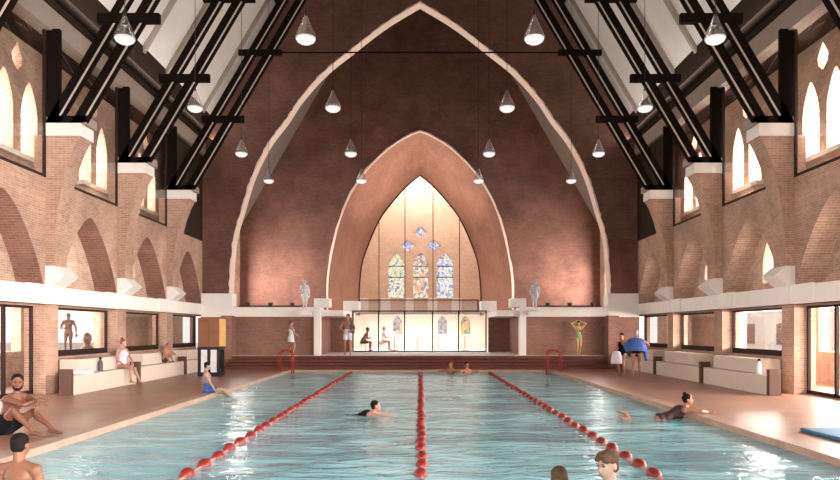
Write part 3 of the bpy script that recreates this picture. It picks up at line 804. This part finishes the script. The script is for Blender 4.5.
def person(label, loc, rz, h=1.75, pelvis=(0,0,.93), spine=(0,0,1), bend=0.0, face=(0,1,0), headup=None, feet=None, kpole=((0,1,0),(0,1,0)),
           hands=None, epole=((.6,-1,0),(-.6,-1,0)), toes=(0,1,0), fing=None, skinm='skin_fair', hair=('short','hair_dark'), clothes=(), fem=False,
           vox=.014, legs=True, name='person', cat='person', kind=None, mat=None, eyes=False, curl=.5, hipax=(1,0,0)):
    s = 1.0
    P = V(pelvis); sp = V(spine).normalized(); hx = V(hipax).normalized(); sx = (hx - sp*hx.dot(sp)).normalized()
    fwd = sp.cross(sx)*-1
    if fwd.dot(V((0,1,0))) < -.2 and abs(sp.z) > .3: fwd = -fwd
    fwd = sx.cross(sp)*-1 if False else fwd
    fwd = sp.cross(sx).normalized()       # front of chest
    b = MB(); cl = {}
    waist = P+sp*.17+fwd*.005; chest = P+sp*.34+fwd*bend*.3; nb = P+sp*.49+fwd*(bend*.5-.01)
    wf_ = .9 if fem else 1.0
    tor = [(P-sp*.03, .155, .105), (P+sp*.07, .160 if fem else .148, .105), (waist, .115 if fem else .133, .09), (P+sp*.27+fwd*bend*.2, .135*wf_+.004, .105), (chest+sp*.02, .165*wf_, .115), (P+sp*.43+fwd*bend*.4, .155*wf_, .09), (nb-sp*.015, .075, .065)]
    loft(b, tor, sx, 20)
    shw = .185*(.9 if fem else 1.0)
    sh = [nb-sp*.055+sx*shw, nb-sp*.055-sx*shw]
    # shoulders / traps
    loft(b, [(sh[0]-sx*.01, .055, .055), (nb+sp*.0, .06, .06), (sh[1]+sx*.01, .055, .055)], fwd, 12)
    for S_ in (0, 1):
        q = sh[S_]; sgn = 1 if S_ == 0 else -1
        ell(b, q-sp*.01, (.062, .062, .07), fwd, sp)
        if fem: ell(b, chest+sx*sgn*.075+fwd*.085-sp*.03, (.062, .058, .062), fwd, sp)
        else: ell(b, chest+sx*sgn*.075+fwd*.065+sp*.02, (.085, .05, .065), fwd, sp)
    for sgn in (1, -1): ell(b, P+sx*sgn*.075-fwd*.055-sp*.06, (.09, .09, .095), fwd, sp)
    # neck and head
    f = V(face).normalized(); hu = V(headup) if headup else V((0,0,1)); hu = (hu-f*hu.dot(f)).normalized(); hr = f.cross(hu)
    H = .23
    hc = nb + sp*.06 + V((0,0,.0)) + hu*(.125) + f*.02
    loft(b, [(nb-sp*.05, .062, .062), (nb+sp*.03, .056, .058), (hc-hu*.07-f*.025, .052, .058)], hr, 14)
    ell(b, hc+hu*.035-f*.012, (.076, .095, .082), f, hu, 20, 12)           # cranium
    ell(b, hc-hu*.03+f*.022, (.064, .068, .085), f, hu, 18, 12)            # face
    ell(b, hc-hu*.088+f*.045, (.034, .030, .026), f, hu)                   # chin
    loft(b, [(hc-hu*.012+f*.085, .009, .009), (hc-hu*.042+f*.103, .017, .012)], hr, 8)    # nose
    ell(b, hc+hu*.018+f*.078, (.046, .014, .012), f, hu)                   # brow
    ell(b, hc-hu*.066+f*.083, (.024, .010, .010), f, hu)                   # mouth
    for sgn in (1, -1): ell(b, hc+hr*sgn*.077-hu*.01-f*.01, (.010, .020, .032), f, hu)
    # arms
    arms = []
    for i in (0, 1):
        sgn = 1 if i == 0 else -1
        tgt = V(hands[i]) if hands else sh[i]+V((sgn*.06, .04, -.5))
        el, wr = ik(sh[i], tgt, .30, .25, epole[i])
        loft(b, [(sh[i], .052, .052), (sh[i].lerp(el, .4), .048, .050), (el, .037, .037)], fwd, 12)
        loft(b, [(el, .037, .037), (el.lerp(wr, .3), .041, .039), (wr, .025, .021)], fwd, 12)
        fd = (wr-el).normalized() if not fing else V(fing[i]).normalized()
        # hand
        pn = fd.cross(sx*sgn); pn = pn.normalized() if pn.length > .1 else fwd
        pn = -pn if pn.dot(V((0,0,-1))) < 0 else pn        # palm normal
        ps = fd.cross(pn).normalized()
        if ps.dot(V((0,0,1)) + fwd*.3) < 0: thumb = -ps
        else: thumb = ps
        k0 = wr+fd*.09
        loft(b, [(wr+fd*.01, .026, .018), (wr+fd*.055, .040, .016), (k0, .041, .014)], ps, 12)
        for q, ln in enumerate((.068, .078, .072, .056)):
            base = k0+thumb*(.031-.021*q)-fd*.005
            c1 = fd*math.cos(curl)+pn*math.sin(curl); c2 = fd*math.cos(curl*2)+pn*math.sin(curl*2)
            m1 = base+c1*ln*.55; m2 = m1+c2*ln*.5
            loft(b, [(base, .0105, .0105), (m1, .0098, .0098), (m2, .0082, .0082)], ps, 8)
        tb_ = wr+fd*.03+thumb*.026
        loft(b, [(tb_, .015, .015), (tb_+thumb*.032+fd*.032, .0115, .0115), (tb_+thumb*.038+fd*.062+pn*.012, .0092, .0092)], pn, 8)
        arms.append((el, wr))
    # legs
    hips = [P+sx*.09-sp*.05, P-sx*.09-sp*.05]; lg = []
    if legs:
        for i in (0, 1):
            tgt = V(feet[i]) if feet else V((.1 if i == 0 else -.1, 0, .08))
            kn, an = ik(hips[i], tgt, .43, .42, kpole[i])
            side_ = sx
            loft(b, [(hips[i], .088, .092), (hips[i].lerp(kn, .35), .080, .085), (hips[i].lerp(kn, .75), .060, .062), (kn, .053, .055)], side_, 14)
            ax = (an-kn).normalized(); back = V(kpole[i])*-1; back = (back-ax*back.dot(ax)).normalized()
            loft(b, [(kn, .052, .054), (kn.lerp(an, .3)+back*.014, .053, .056), (kn.lerp(an, .7), .037, .038), (an, .030, .034)], side_, 14)
            td = V(toes[i]) if isinstance(toes[0], (tuple, list, Vector)) else V(toes); td = td.normalized()
            dn = (an-kn).normalized(); dn = (dn - td*dn.dot(td)).normalized() if abs(dn.dot(td)) < .98 else V((0,0,-1))
            hl = an-td*.035+dn*.045; bl = an+td*.13+dn*.058
            tw = dn.cross(td).normalized()
            loft(b, [(hl, .032, .030), (an+td*.04+dn*.035, .036, .036), (bl, .046, .022), (bl+td*.045+dn*.002, .038, .014)], tw, 12)
            lg.append((kn, an))
    mt = M[mat or skinm]
    body = remesh(b, name, mt, vox)
    body.location = loc; body.rotation_euler[2] = rz; sc_ = h/1.75; body.scale = (sc_,)*3
    tag(body, label, cat, kind=kind)
    cm = lambda m: M[mat] if mat else M[m]
    # hair
    st, hm = hair
    hb = MB()
    if st != 'none':
        ell(hb, hc+hu*.046-f*.022, (.084, .096, .084), f, hu, 20, 12)
        if st == 'full':
            ell(hb, hc+hu*.085+f*.035, (.07, .06, .035), f, hu); ell(hb, hc-f*.05-hu*.02, (.075, .06, .07), f, hu)
            for sgn in (1, -1): ell(hb, hc+hu*.05+hr*sgn*.04+f*.062, (.04, .03, .025), f, hu)
        if st in ('long',): loft(hb, [(hc-f*.04+hu*.02, .085, .07), (hc-f*.06-hu*.10, .09, .05), (hc-f*.085-hu*.22, .085, .035)], hr, 14)
        if st == 'bun': ell(hb, hc+hu*.125-f*.05, (.045, .045, .04), f, hu); ell(hb, hc-f*.045-hu*.01, (.074, .06, .06), f, hu)
        if st == 'buzz': pass
        if st == 'short': ell(hb, hc-f*.045-hu*.01, (.076, .06, .065), f, hu)
        remesh(hb, 'hair' if st != 'wrap' else 'towel_wrap', cm(hm), max(.009, vox*.8), body, 2)
    for c_ in clothes:
        kind_, mname = c_; g = MB()
        if kind_ in ('shorts', 'trunks'):
            e = .014
            loft(g, [(P+sp*.10, .152+e, .108+e), (P, .158+e, .112+e), (P-sp*.07, .155+e, .105+e)], sx, 20)
            for sgn in (1, -1): ell(g, P+sx*sgn*.075-fwd*.055-sp*.06, (.098, .10, .10), fwd, sp)
            ln = .6 if kind_ == 'shorts' else .32
            for i in (0, 1):
                if lg: loft(g, [(hips[i], .102, .104), (hips[i].lerp(lg[i][0], ln*.5), .098, .100), (hips[i].lerp(lg[i][0], ln), .090, .094)], sx, 16, flat=True)
        if kind_ == 'brief':
            loft(g, [(P+sp*.08, .152, .112), (P-sp*.02, .162, .118), (P-sp*.08, .12, .10)], sx, 20)
            for sgn in (1, -1): ell(g, P+sx*sgn*.075-fwd*.058-sp*.055, (.092, .092, .09), fwd, sp)
        if kind_ in ('suit', 'dress'):
            tt = [(c, a+.009, d+.009) for c, a, d in tor[:5]]
            loft(g, tt, sx, 20, flat=(kind_ == 'dress'))
            for sgn in (1, -1):
                ell(g, P+sx*sgn*.075-fwd*.055-sp*.055, (.094, .094, .092), fwd, sp)
                ell(g, chest+sx*sgn*.075*(1 if fem else .9)+fwd*.088-sp*.03, (.066, .060, .064), fwd, sp)
                loft(g, [(chest+sx*sgn*.09+fwd*.09, .018, .018), (nb+sx*sgn*.085-sp*.01+fwd*.01, .016, .016), (chest+sx*sgn*.07-fwd*.10, .018, .018)], sx, 8)
            if kind_ == 'dress': loft(g, [(waist, .13, .10), (P-sp*.05, .185, .14), (P-sp*.26, .215, .17)], sx, 18, flat=True)
        if kind_ == 'bikini':
            for sgn in (1, -1): ell(g, chest+sx*sgn*.075+fwd*.088-sp*.03, (.068, .060, .066), fwd, sp)
            loft(g, [(chest-sp*.05, .155, .122), (chest-sp*.025, .16, .125)], sx, 20, flat=True)
        if kind_ == 'cape':
            loft(g, [(nb+sp*.0, .10, .10), (nb-sp*.05, .215, .13), (chest-sp*.05, .27, .16), (waist, .285, .18), (P-sp*.02, .29, .19)], sx, 18, flat=True)
            loft(g, [(sh[0]-fwd*.02, .06, .10), (sh[0]+sx*.09-sp*.3, .07, .13), (sh[0]+sx*.13-sp*.72-fwd*.04, .05, .09)], sx, 14, flat=True)
            loft(g, [(sh[1]-fwd*.02, .06, .10), (sh[1]-sx*.14-sp*.22+fwd*.1, .10, .12), (sh[1]-sx*.10-sp*.46, .04, .09)], sx, 14, flat=True)
        if kind_ == 'shouldertowel':
            loft(g, [(sh[1]-sp*.42+fwd*.12, .07, .02), (sh[1]+sx*.03-sp*.1+fwd*.12, .07, .022), (sh[1]+sx*.05+sp*.06+fwd*.02, .07, .024), (sh[1]+sx*.04-sp*.06-fwd*.11, .08, .022), (sh[1]-sp*.44-fwd*.12, .09, .02)], sx, 12, flat=True)
        nmn = {'shorts': 'swim_shorts', 'trunks': 'swim_trunks', 'brief': 'swim_brief', 'suit': 'swimsuit', 'dress': 'swim_dress', 'bikini': 'bikini_top', 'cape': 'towel_cape', 'shouldertowel': 'shoulder_towel'}[kind_]
        remesh(g, nmn, cm(mname), max(.010, vox), body, 2)
    if eyes:
        for sgn in (1, -1):
            g = MB(); ell(g, hc+hr*sgn*.031+hu*.002+f*.084, (.013, .006, .0065), f, hu, 10, 6); g.build('eye', M['eye'], body, smooth=True)
            g = MB(); ell(g, hc+hr*sgn*.032+hu*.021+f*.090, (.020, .005, .004), f, hu, 10, 6); g.build('eyebrow', M['hair_dark'], body, smooth=True)
        g = MB(); ell(g, hc-hu*.066+f*.0925, (.023, .004, .005), f, hu, 10, 6); g.build('lip', M['lip'], body, smooth=True)
    return body, dict(hc=hc, f=f, hu=hu, hr=hr, P=P, sp=sp, sx=sx, fwd=fwd, nb=nb, arms=arms, vox=vox)
R = math.radians
def up(px, py, Z):       # point on horizontal plane Z
    s_ = (HY-py)/(Z-CAMZ); Y = F/s_; return V(((px-CX)/s_, Y, Z))

# left man sitting on the deck
body, q = person('bearded man in black swim shorts sitting on the deck hugging his knees', (-6.36, 10.75, .0), R(-100), h=1.78, pelvis=(0, 0, .145), spine=(0, .22, 1), bend=.18,
    face=(.62, .55, -.05), feet=((.14, .56, .085), (-.12, .68, .085)), kpole=((.25, .2, 1), (-.25, .2, 1)), hands=((-.03, .56, .53), (.10, .60, .50)),
    epole=((.9, -.2, -.3), (-.9, -.2, -.3)), fing=((-.7, .5, -.4), (.35, .5, -.7)), skinm='skin_dark', hair=('buzz', 'hair_dark'), clothes=(('shorts', 'c_black'),), vox=.007, eyes=True)
g = MB(); hc, f_, hu_, hr_ = q['hc'], q['f'], q['hu'], q['hr']
ell(g, hc-hu_*.095+f_*.040, (.048, .048, .032), f_, hu_); 
for sgn in (1, -1): ell(g, hc-hu_*.065+f_*.02+hr_*sgn*.045, (.024, .045, .04), f_, hu_)
remesh(g, 'beard', M['hair_dark'], .008, body, 2)
# bottom left, back to the camera, in the water
person('dark haired man seen from behind, bare back rising from the water at the picture corner', (-4.0, 7.0, -1.13), R(-8), h=1.72, face=(.05, 1, -.03), skinm='skin_tan', hair=('short', 'hair_dark'),
    hands=((.27, .10, .80), (-.27, .10, .80)), clothes=(('shorts', 'c_black'),), vox=.009)
# swimmer centre
person('woman with wet dark hair swimming breaststroke between the lane ropes', (-.98, 14.0, -.26), R(-90), h=1.65, pelvis=(0, -.42, .05), spine=(0, 1, .34), face=(-.12, 1, .12), fem=True,
    feet=((.12, -1.1, -.1), (-.12, -1.1, -.1)), toes=(0, -1, 0), kpole=((0, 0, -1), (0, 0, -1)), hands=((.35, .55, .15), (-.35, .55, .15)), epole=((.5, 0, -1), (-.5, 0, -1)), skinm='skin_fair', hair=('short', 'hair_dark'), clothes=(('suit', 'c_black'),), vox=.011)
# boy sitting at pool edge
person('thin boy in blue shorts sitting on the pool edge leaning on one arm', (-5.42, 17.9, .0), R(-78), h=1.5, pelvis=(0, 0, .13), spine=(0, -.10, 1), face=(-.1, 1, -.25), feet=((.15, .74, -.18), (-.08, .80, -.2)),
    kpole=((0, 0, 1), (0, 0, 1)), toes=(0, .8, -.6), hands=((.22, .22, .07), (-.24, -.18, .07)), epole=((1, -.3, 0), (-1, -.3, 0)), skinm='skin_grey', hair=('short', 'hair_dark'), clothes=(('shorts', 'c_royal'),), vox=.013)
# woman on bench
person('woman in a pale lilac swimsuit sitting on the nearest left bench', (-8.66, 20.35, .48), R(-108), h=1.62, pelvis=(0, 0, .14), spine=(0, .05, 1), face=(-.5, 1, -.05), feet=((.10, .43, -.36), (-.06, .62, -.38)),
    kpole=((0, 1, .5), (0, 1, .5)), hands=((.22, .22, .16), (-.2, .22, .17)), epole=((1, -.6, 0), (-1, -.6, 0)), skinm='skin_fair', hair=('bun', 'hair_red'), clothes=(('suit', 'c_lilac'),), fem=True, vox=.014)
# child on bench
person('child in dark shorts sitting with arms on raised knees on the second left bench', (-8.78, 24.0, .48), R(-120), h=1.3, pelvis=(0, 0, .14), spine=(0, .25, 1), bend=.2, face=(-.2, 1, -.05), feet=((.09, .46, .1), (-.07, .50, .1)),
    kpole=((.2, .1, 1), (-.2, .1, 1)), hands=((.08, .50, .40), (-.05, .5, .38)), epole=((1, 0, -.2), (-1, 0, -.2)), skinm='skin_mid', hair=('short', 'hair_red'), clothes=(('trunks', 'c_brown'),), vox=.014)
# woman white suit on stage
person('woman in a short white swim dress standing on the stage by the left brick wall', (-5.45, 29.6, ZF), R(-60), h=1.5, face=(.2, 1, -.1), feet=((.08, .05, .08), (-.08, -.05, .08)), hands=((.2, .28, .98), (-.16, .30, 1.05)),
    skinm='skin_fair', hair=('bun', 'hair_red'), clothes=(('dress', 'c_white'),), fem=True, vox=.018)
# man with towel
person('bare chested man in pale shorts with a dark towel over his shoulder', (-3.06, 29.75, ZF), R(175), h=1.78, face=(.4, 1, 0), feet=((.12, .03, .08), (-.10, -.03, .08)), hands=((.18, .28, 1.05), (-.16, .28, 1.02)), epole=((1, -.6, 0), (-1, -.6, 0)),
    skinm='skin_mid', hair=('short', 'hair_dark'), clothes=(('shorts', 'c_pale'), ('shouldertowel', 'c_grey')), vox=.018)
# woman with towel overhead
person('slim person in a green print bikini with arms raised, standing on the stage', (6.72, 29.7, ZF), R(178), h=1.5, face=(0, 1, -.1), feet=((.06, .0, .08), (-.05, .02, .08)), hands=((.14, .02, 1.66), (-.14, .02, 1.66)), epole=((1, .2, .3), (-1, .2, .3)), fing=((-1, 0, .4), (1, 0, .4)),
    skinm='skin_gold', hair=('full', 'hair_brown'), clothes=(('bikini', 'c_green'), ('brief', 'c_green')), fem=True, vox=.018)
# blue towel person
person('grey haired person wrapped in a blue towel walking along the right deck', (7.2, 23.3, .0), R(-15), h=1.72, pelvis=(0, -.05, .90), spine=(0, .30, 1), bend=.2, face=(-.1, 1, -.3), feet=((.12, .12, .08), (-.12, -.10, .08)), hands=((.25, .30, .95), (-.30, .25, .98)), epole=((1, .2, -.2), (-1, .2, -.2)),
    skinm='skin_mid', hair=('short', 'hair_grey'), clothes=(('cape', 'c_blue'), ('brief', 'c_black')), vox=.015)
body, q = person('child in a dark top carrying a pale bag, beside the blue towel', (6.98, 24.2, .0), R(150), h=1.52, face=(.3, 1, -.1), feet=((.08, .08, .08), (-.08, -.04, .08)), hands=((.24, .08, .82), (-.22, .12, .85)),
    skinm='skin_mid', hair=('short', 'hair_dark'), clothes=(('suit', 'c_black'),), fem=True, vox=.016)
m_ = MB(); loft(m_, [(V((0, 0, .02)), .09, .03), (V((0, 0, -.04)), .14, .06), (V((0, 0, -.2)), .19, .09), (V((0, 0, -.42)), .20, .08)], V((1, 0, 0)), 16, flat=True)
o = remesh(m_, 'bag', M['c_pale'], .015); o.location = (6.74, 24.0, .86); tag(o, 'pale cloth bag hanging from the hand of the child', 'bag')
# far heads in pool
for (x, y, lb, hm, rz) in ((1.18, 26.9, 'swimmer with wet auburn hair at the far end, nearer the centre rope', 'hair_red', 150), (1.78, 26.6, 'swimmer chatting at the far end, nearer the right rope', 'hair_dark', -150)):
    person(lb, (x, y, -1.21), R(rz), h=1.62, face=(.2, 1, .0), feet=None, hands=((.4, .3, 1.3), (-.4, .3, 1.3)), skinm='skin_mid', hair=('short', hm), clothes=(('shorts', 'c_black'),), vox=.018)
# foreground pair
person('smiling man with swept brown hair standing in the water at the bottom edge', (1.66, 6.15, -1.23), R(130), h=1.80, face=(.10, 1, -.08), hands=((.27, .12, .85), (-.27, .12, .85)), skinm='skin_grey', hair=('full', 'hair_brown'), clothes=(('shorts', 'c_black'),), vox=.0075, eyes=True)
person('woman with wet brown hair seen from behind in the water, lime strap showing', (1.34, 6.75, -1.39), R(10), h=1.70, face=(.2, 1, -.05), hands=((.25, .15, .85), (-.25, .15, .85)), skinm='skin_fair', hair=('long', 'hair_brown'), clothes=(('suit', 'c_lime'),), fem=True, vox=.0095)
# swimmer leaning on the edge
person('woman in a brown swimsuit leaning out of the pool onto the right edge', (5.06, 13.5, -.2), R(-90), h=1.66, pelvis=(0, -.38, .09), spine=(0, .85, .44), face=(.25, 1, .1), headup=(0, 0, 1), fem=True,
    feet=((.16, -1.16, .08), (-.20, -1.10, .16)), toes=(0, -1, 0), kpole=((0, 0, -1), (0, 0, -1)), hands=((.14, .46, .24), (-.18, .42, .24)), epole=((1, 0, .1), (-1, 0, .1)), fing=((0, 1, 0), (0, 1, 0)), curl=.1,
    skinm='skin_mid', hair=('bun', 'hair_dark'), clothes=(('suit', 'c_brown'),), vox=.010)
# cafe guests
person('seated cafe guest leaning forward behind the first glass pane', (-2.86, 35.2, ZF+.42), R(-75), h=1.6, pelvis=(0, 0, .12), spine=(0, .3, 1), bend=.2, feet=((.1, .42, -.36), (-.1, .38, -.36)), kpole=((0, 1, .5), (0, 1, .5)), hands=((.15, .4, .3), (-.15, .4, .3)),
    skinm='skin_mid', hair=('short', 'hair_brown'), clothes=(('shorts', 'c_grey'),), vox=.02)
person('pale cafe guest seated at the table behind the second glass pane', (-2.0, 37.0, ZF+.42), R(-80), h=1.6, pelvis=(0, 0, .12), spine=(0, .2, 1), feet=((.1, .42, -.36), (-.1, .38, -.36)), kpole=((0, 1, .5), (0, 1, .5)), hands=((.15, .4, .3), (-.15, .4, .3)),
    skinm='skin_fair', hair=('short', 'hair_red'), clothes=(('dress', 'c_white'),), fem=True, vox=.02)
def stool(x, y, lb, g_):
    t = empty('stool', (x, y, ZF), lb, 'stool', g_)
    m_ = MB(); m_.lathe([(.001,.38),(.19,.38),(.2,.40),(.19,.42),(.001,.42)], (0,0,0), 16); m_.build('seat', M['gold'], t)
    for a in (0.8, 2.4, 4.0, 5.5):
        m_ = MB(); m_.tube([(.12*math.cos(a), .12*math.sin(a), .39), (.17*math.cos(a), .17*math.sin(a), 0)], .016, 6); m_.build('leg', M['gold'], t)
stool(-2.86, 35.2, 'stool under the guest leaning forward in the cafe', 'cafe stools'); stool(-2.0, 37.0, 'stool under the pale guest at the cafe table', 'cafe stools')
for x, y, lb in ((-1.35, 37.0, 'round cafe table in front of the pale guest'), (-.15, 37.5, 'round cafe table behind the middle glass pane'), (1.0, 38.5, 'round cafe table behind the fourth glass pane'), (2.4, 37.4, 'round cafe table behind the last glass pane on the right')):
    t = empty('cafe_table', (x, y, ZF), lb, 'table', 'round pale cafe tables')
    m_ = MB(); m_.lathe([(.001,.70),(.42,.70),(.42,.74),(.001,.74)], (0,0,0), 24); m_.build('tabletop', M['cream'], t)
    m_ = MB(); m_.lathe([(.001,.03),(.03,.03),(.03,.70),(.001,.70)], (0,0,0), 10); m_.build('stem', M['gold'], t)
    m_ = MB(); m_.lathe([(.001,0),(.24,0),(.22,.03),(.001,.03)], (0,0,0), 18); m_.build('base', M['gold'], t)
# statues on the ledge
for S, lb in ((-1, 'white marble statue with cloth over one shoulder on the left chancel ledge'), (1, 'white marble statue standing on the right chancel ledge')):
    body, q = person(lb, (S*4.86 if S > 0 else -4.88, 29.62, 2.42), R(180-S*20), h=1.34, face=(.2*S, 1, 0), feet=((.07, .02, .08), (-.07, -.02, .08)), hands=((.2, .16, .95), (-.24, .05, .85)), mat='statue', hair=('short', 'statue'), vox=.018, name='statue', cat='statue',
        clothes=(('shouldertowel', 'statue'), ('shorts', 'statue')) if S < 0 else (('shorts', 'statue'),))
    g = MB(); g.box(-.22, .22, -.12, .12, -.045, 0.02); g.build('plinth', M['stone'], body)
# sculpture in the aisle behind the left window, with a bust
body, q = person('brown bronze figure of a nude walking man on a plinth behind the left window', (-11.0, 21.9, .86), R(200), h=1.28, feet=((.1, .16, .08), (-.08, -.16, .08)), hands=((.16, .3, 1.1), (-.3, .0, .85)), mat='bronze', hair=('short', 'bronze'), vox=.016, name='statue', cat='statue')
g = MB(); g.box(-.3, .3, -.3, .3, -1.17, .01); g.build('plinth', M['bronze'], body)
t = empty('bust', (-11.05, 23.25, 0), 'dark brown rounded bust beside the bronze figure behind the left window', 'bust')
m_ = MB(); m_.box(-.25, .25, -.2, .2, 0, .8); m_.build('plinth', M['bronze'], t)
m_ = MB(); ell(m_, (0,0,1.32), (.14,.16,.19), V((0,-1,0)), V((0,0,1))); loft(m_, [((0,0,1.0), .09, .09), ((0,0,1.2), .07, .08)], V((1,0,0))); loft(m_, [((0,0,.82), .28, .14), ((0,0,.98), .22, .12)], V((1,0,0))); o = remesh(m_, 'head', M['bronze'], .02, t)
person('passer-by in orange behind the glazed door on the right', (11.0, 20.2, 0), R(60), h=1.6, hands=None, skinm='skin_mid', hair=('short', 'hair_red'), clothes=(('dress', 'c_orange'),), fem=True, vox=.018)

# buildings outside
m_ = MB(); m_.box(22, 26, 10, 60, -1, 5.2)
o = m_.build('building', M['facade']); tag(o, 'white facade across the street seen through the right windows', 'building')
for y in range(14, 58, 4):
    for z0 in (.3, 2.6):
        m_ = MB(); m_.box(21.93, 22.02, y, y+1.1, z0+.4, z0+1.7); m_.build('window', M['shutter'], o)

# outside ground
m_ = MB(); m_.plate([(-60, -30), (60, -30), (60, 90), (-60, 90)], [[(-12.5, -6), (12.5, -6), (12.5, 45), (-12.5, 45)]], lambda a, b, d: V((a, b, -.02+d)), -.2)
struct(m_.build('ground', M['coping']))

# ------------------------------------------------------------------ light
def area(name, loc, rot, sx_, sy_, power, col=(1, 1, 1), spread=180):
    l = bpy.data.lights.new(name, 'AREA'); l.shape = 'RECTANGLE'; l.size = sx_; l.size_y = sy_; l.energy = power; l.color = col; l.spread = R(spread)
    o = bpy.data.objects.new(name, l); C.objects.link(o); o.location = loc; o.rotation_euler = rot; return o
w = bpy.data.worlds.new('world'); bpy.context.scene.world = w; w.use_nodes = True
nt = w.node_tree; bg = nt.nodes['Background']; bg.inputs['Color'].default_value = (1, .97, .94, 1); bg.inputs['Strength'].default_value = 1.3
# daylight through the side windows
for S in (-1, 1):
    p_ = 1.05 if S > 0 else .28
    area('daylight_upper', (S*(XO+1.2), 17, 7.4), (0, R(90*S), 0), 2.6, 26, 15000*p_, (1, .94, .88))
    area('daylight_lower', (S*13.2, 17, 1.9), (0, R(90*S), 0), 1.6, 30, 9500*(1.0 if S > 0 else .2), (1, .93, .88))
    area('daylight_chancel', (S*8.9, 33.6, 4.0), (0, R(90*S), 0), 2.0, 3.0, 620, (1, .93, .87))
    # added fill with no fitting, above the wall plate, brightening the roof slope
    area('roof_fill', (S*8.9, 18, 9.75), (0, R(180-S*35), 0), .25, 24, 190, (1, .96, .92))
def aimed(name, loc, to, sx_, sy_, power, col, spread):
    o = area(name, loc, (0, 0, 0), sx_, sy_, power, col, spread)
    o.rotation_euler = (V(to)-V(loc)).to_track_quat('-Z', 'Y').to_euler(); return o
# unseen fill lights added behind the photographer to brighten the side walls
aimed('rear_fill_right', (7.0, -7.6, 3.6), (-9.3, 13.5, 3.0), 4, 5, 1000, (1, .93, .87), 52)
aimed('rear_fill_left', (-7.0, -7.6, 3.6), (9.3, 13.5, 2.6), 4, 5, 260, (1, .92, .85), 52)
area('soffit_fill', (0, 37.8, 6.2), (R(180), 0, 0), 2.5, 1.5, 150, (1, .90, .80), 140)  # fill added in mid-air to brighten the top of the arch soffit
area('apse_fill', (0, 41.7, 12.4), (R(28), 0, 0), 8, 1.0, 1000, (1, .92, .84))  # added fill hidden above the glass screen, brightening the apse wall
area('cafe_fill', (0, 38.6, 2.5), (0, 0, 0), 7, 4.0, 620, (1, .96, .92))  # unseen fill added to brighten the cafe room, no ceiling above it

cam = bpy.data.cameras.new('camera'); co = bpy.data.objects.new('camera', cam); C.objects.link(co)
co.location = (0, 0, CAMZ); co.rotation_euler = (R(90), 0, 0)
cam.lens = 36*F/840; cam.sensor_width = 36; cam.shift_y = (HY-240)/840; cam.shift_x = 0; cam.clip_end = 300
sc = bpy.context.scene; sc.camera = co
sc.view_settings.view_transform = 'Standard'; sc.view_settings.look = 'None'; sc.view_settings.gamma = 1; sc.view_settings.exposure = .14
sc.cycles.max_bounces = 8; sc.cycles.diffuse_bounces = 5; sc.cycles.transparent_max_bounces = 16; sc.cycles.use_denoising = True
sc.cycles.sample_clamp_indirect = 6
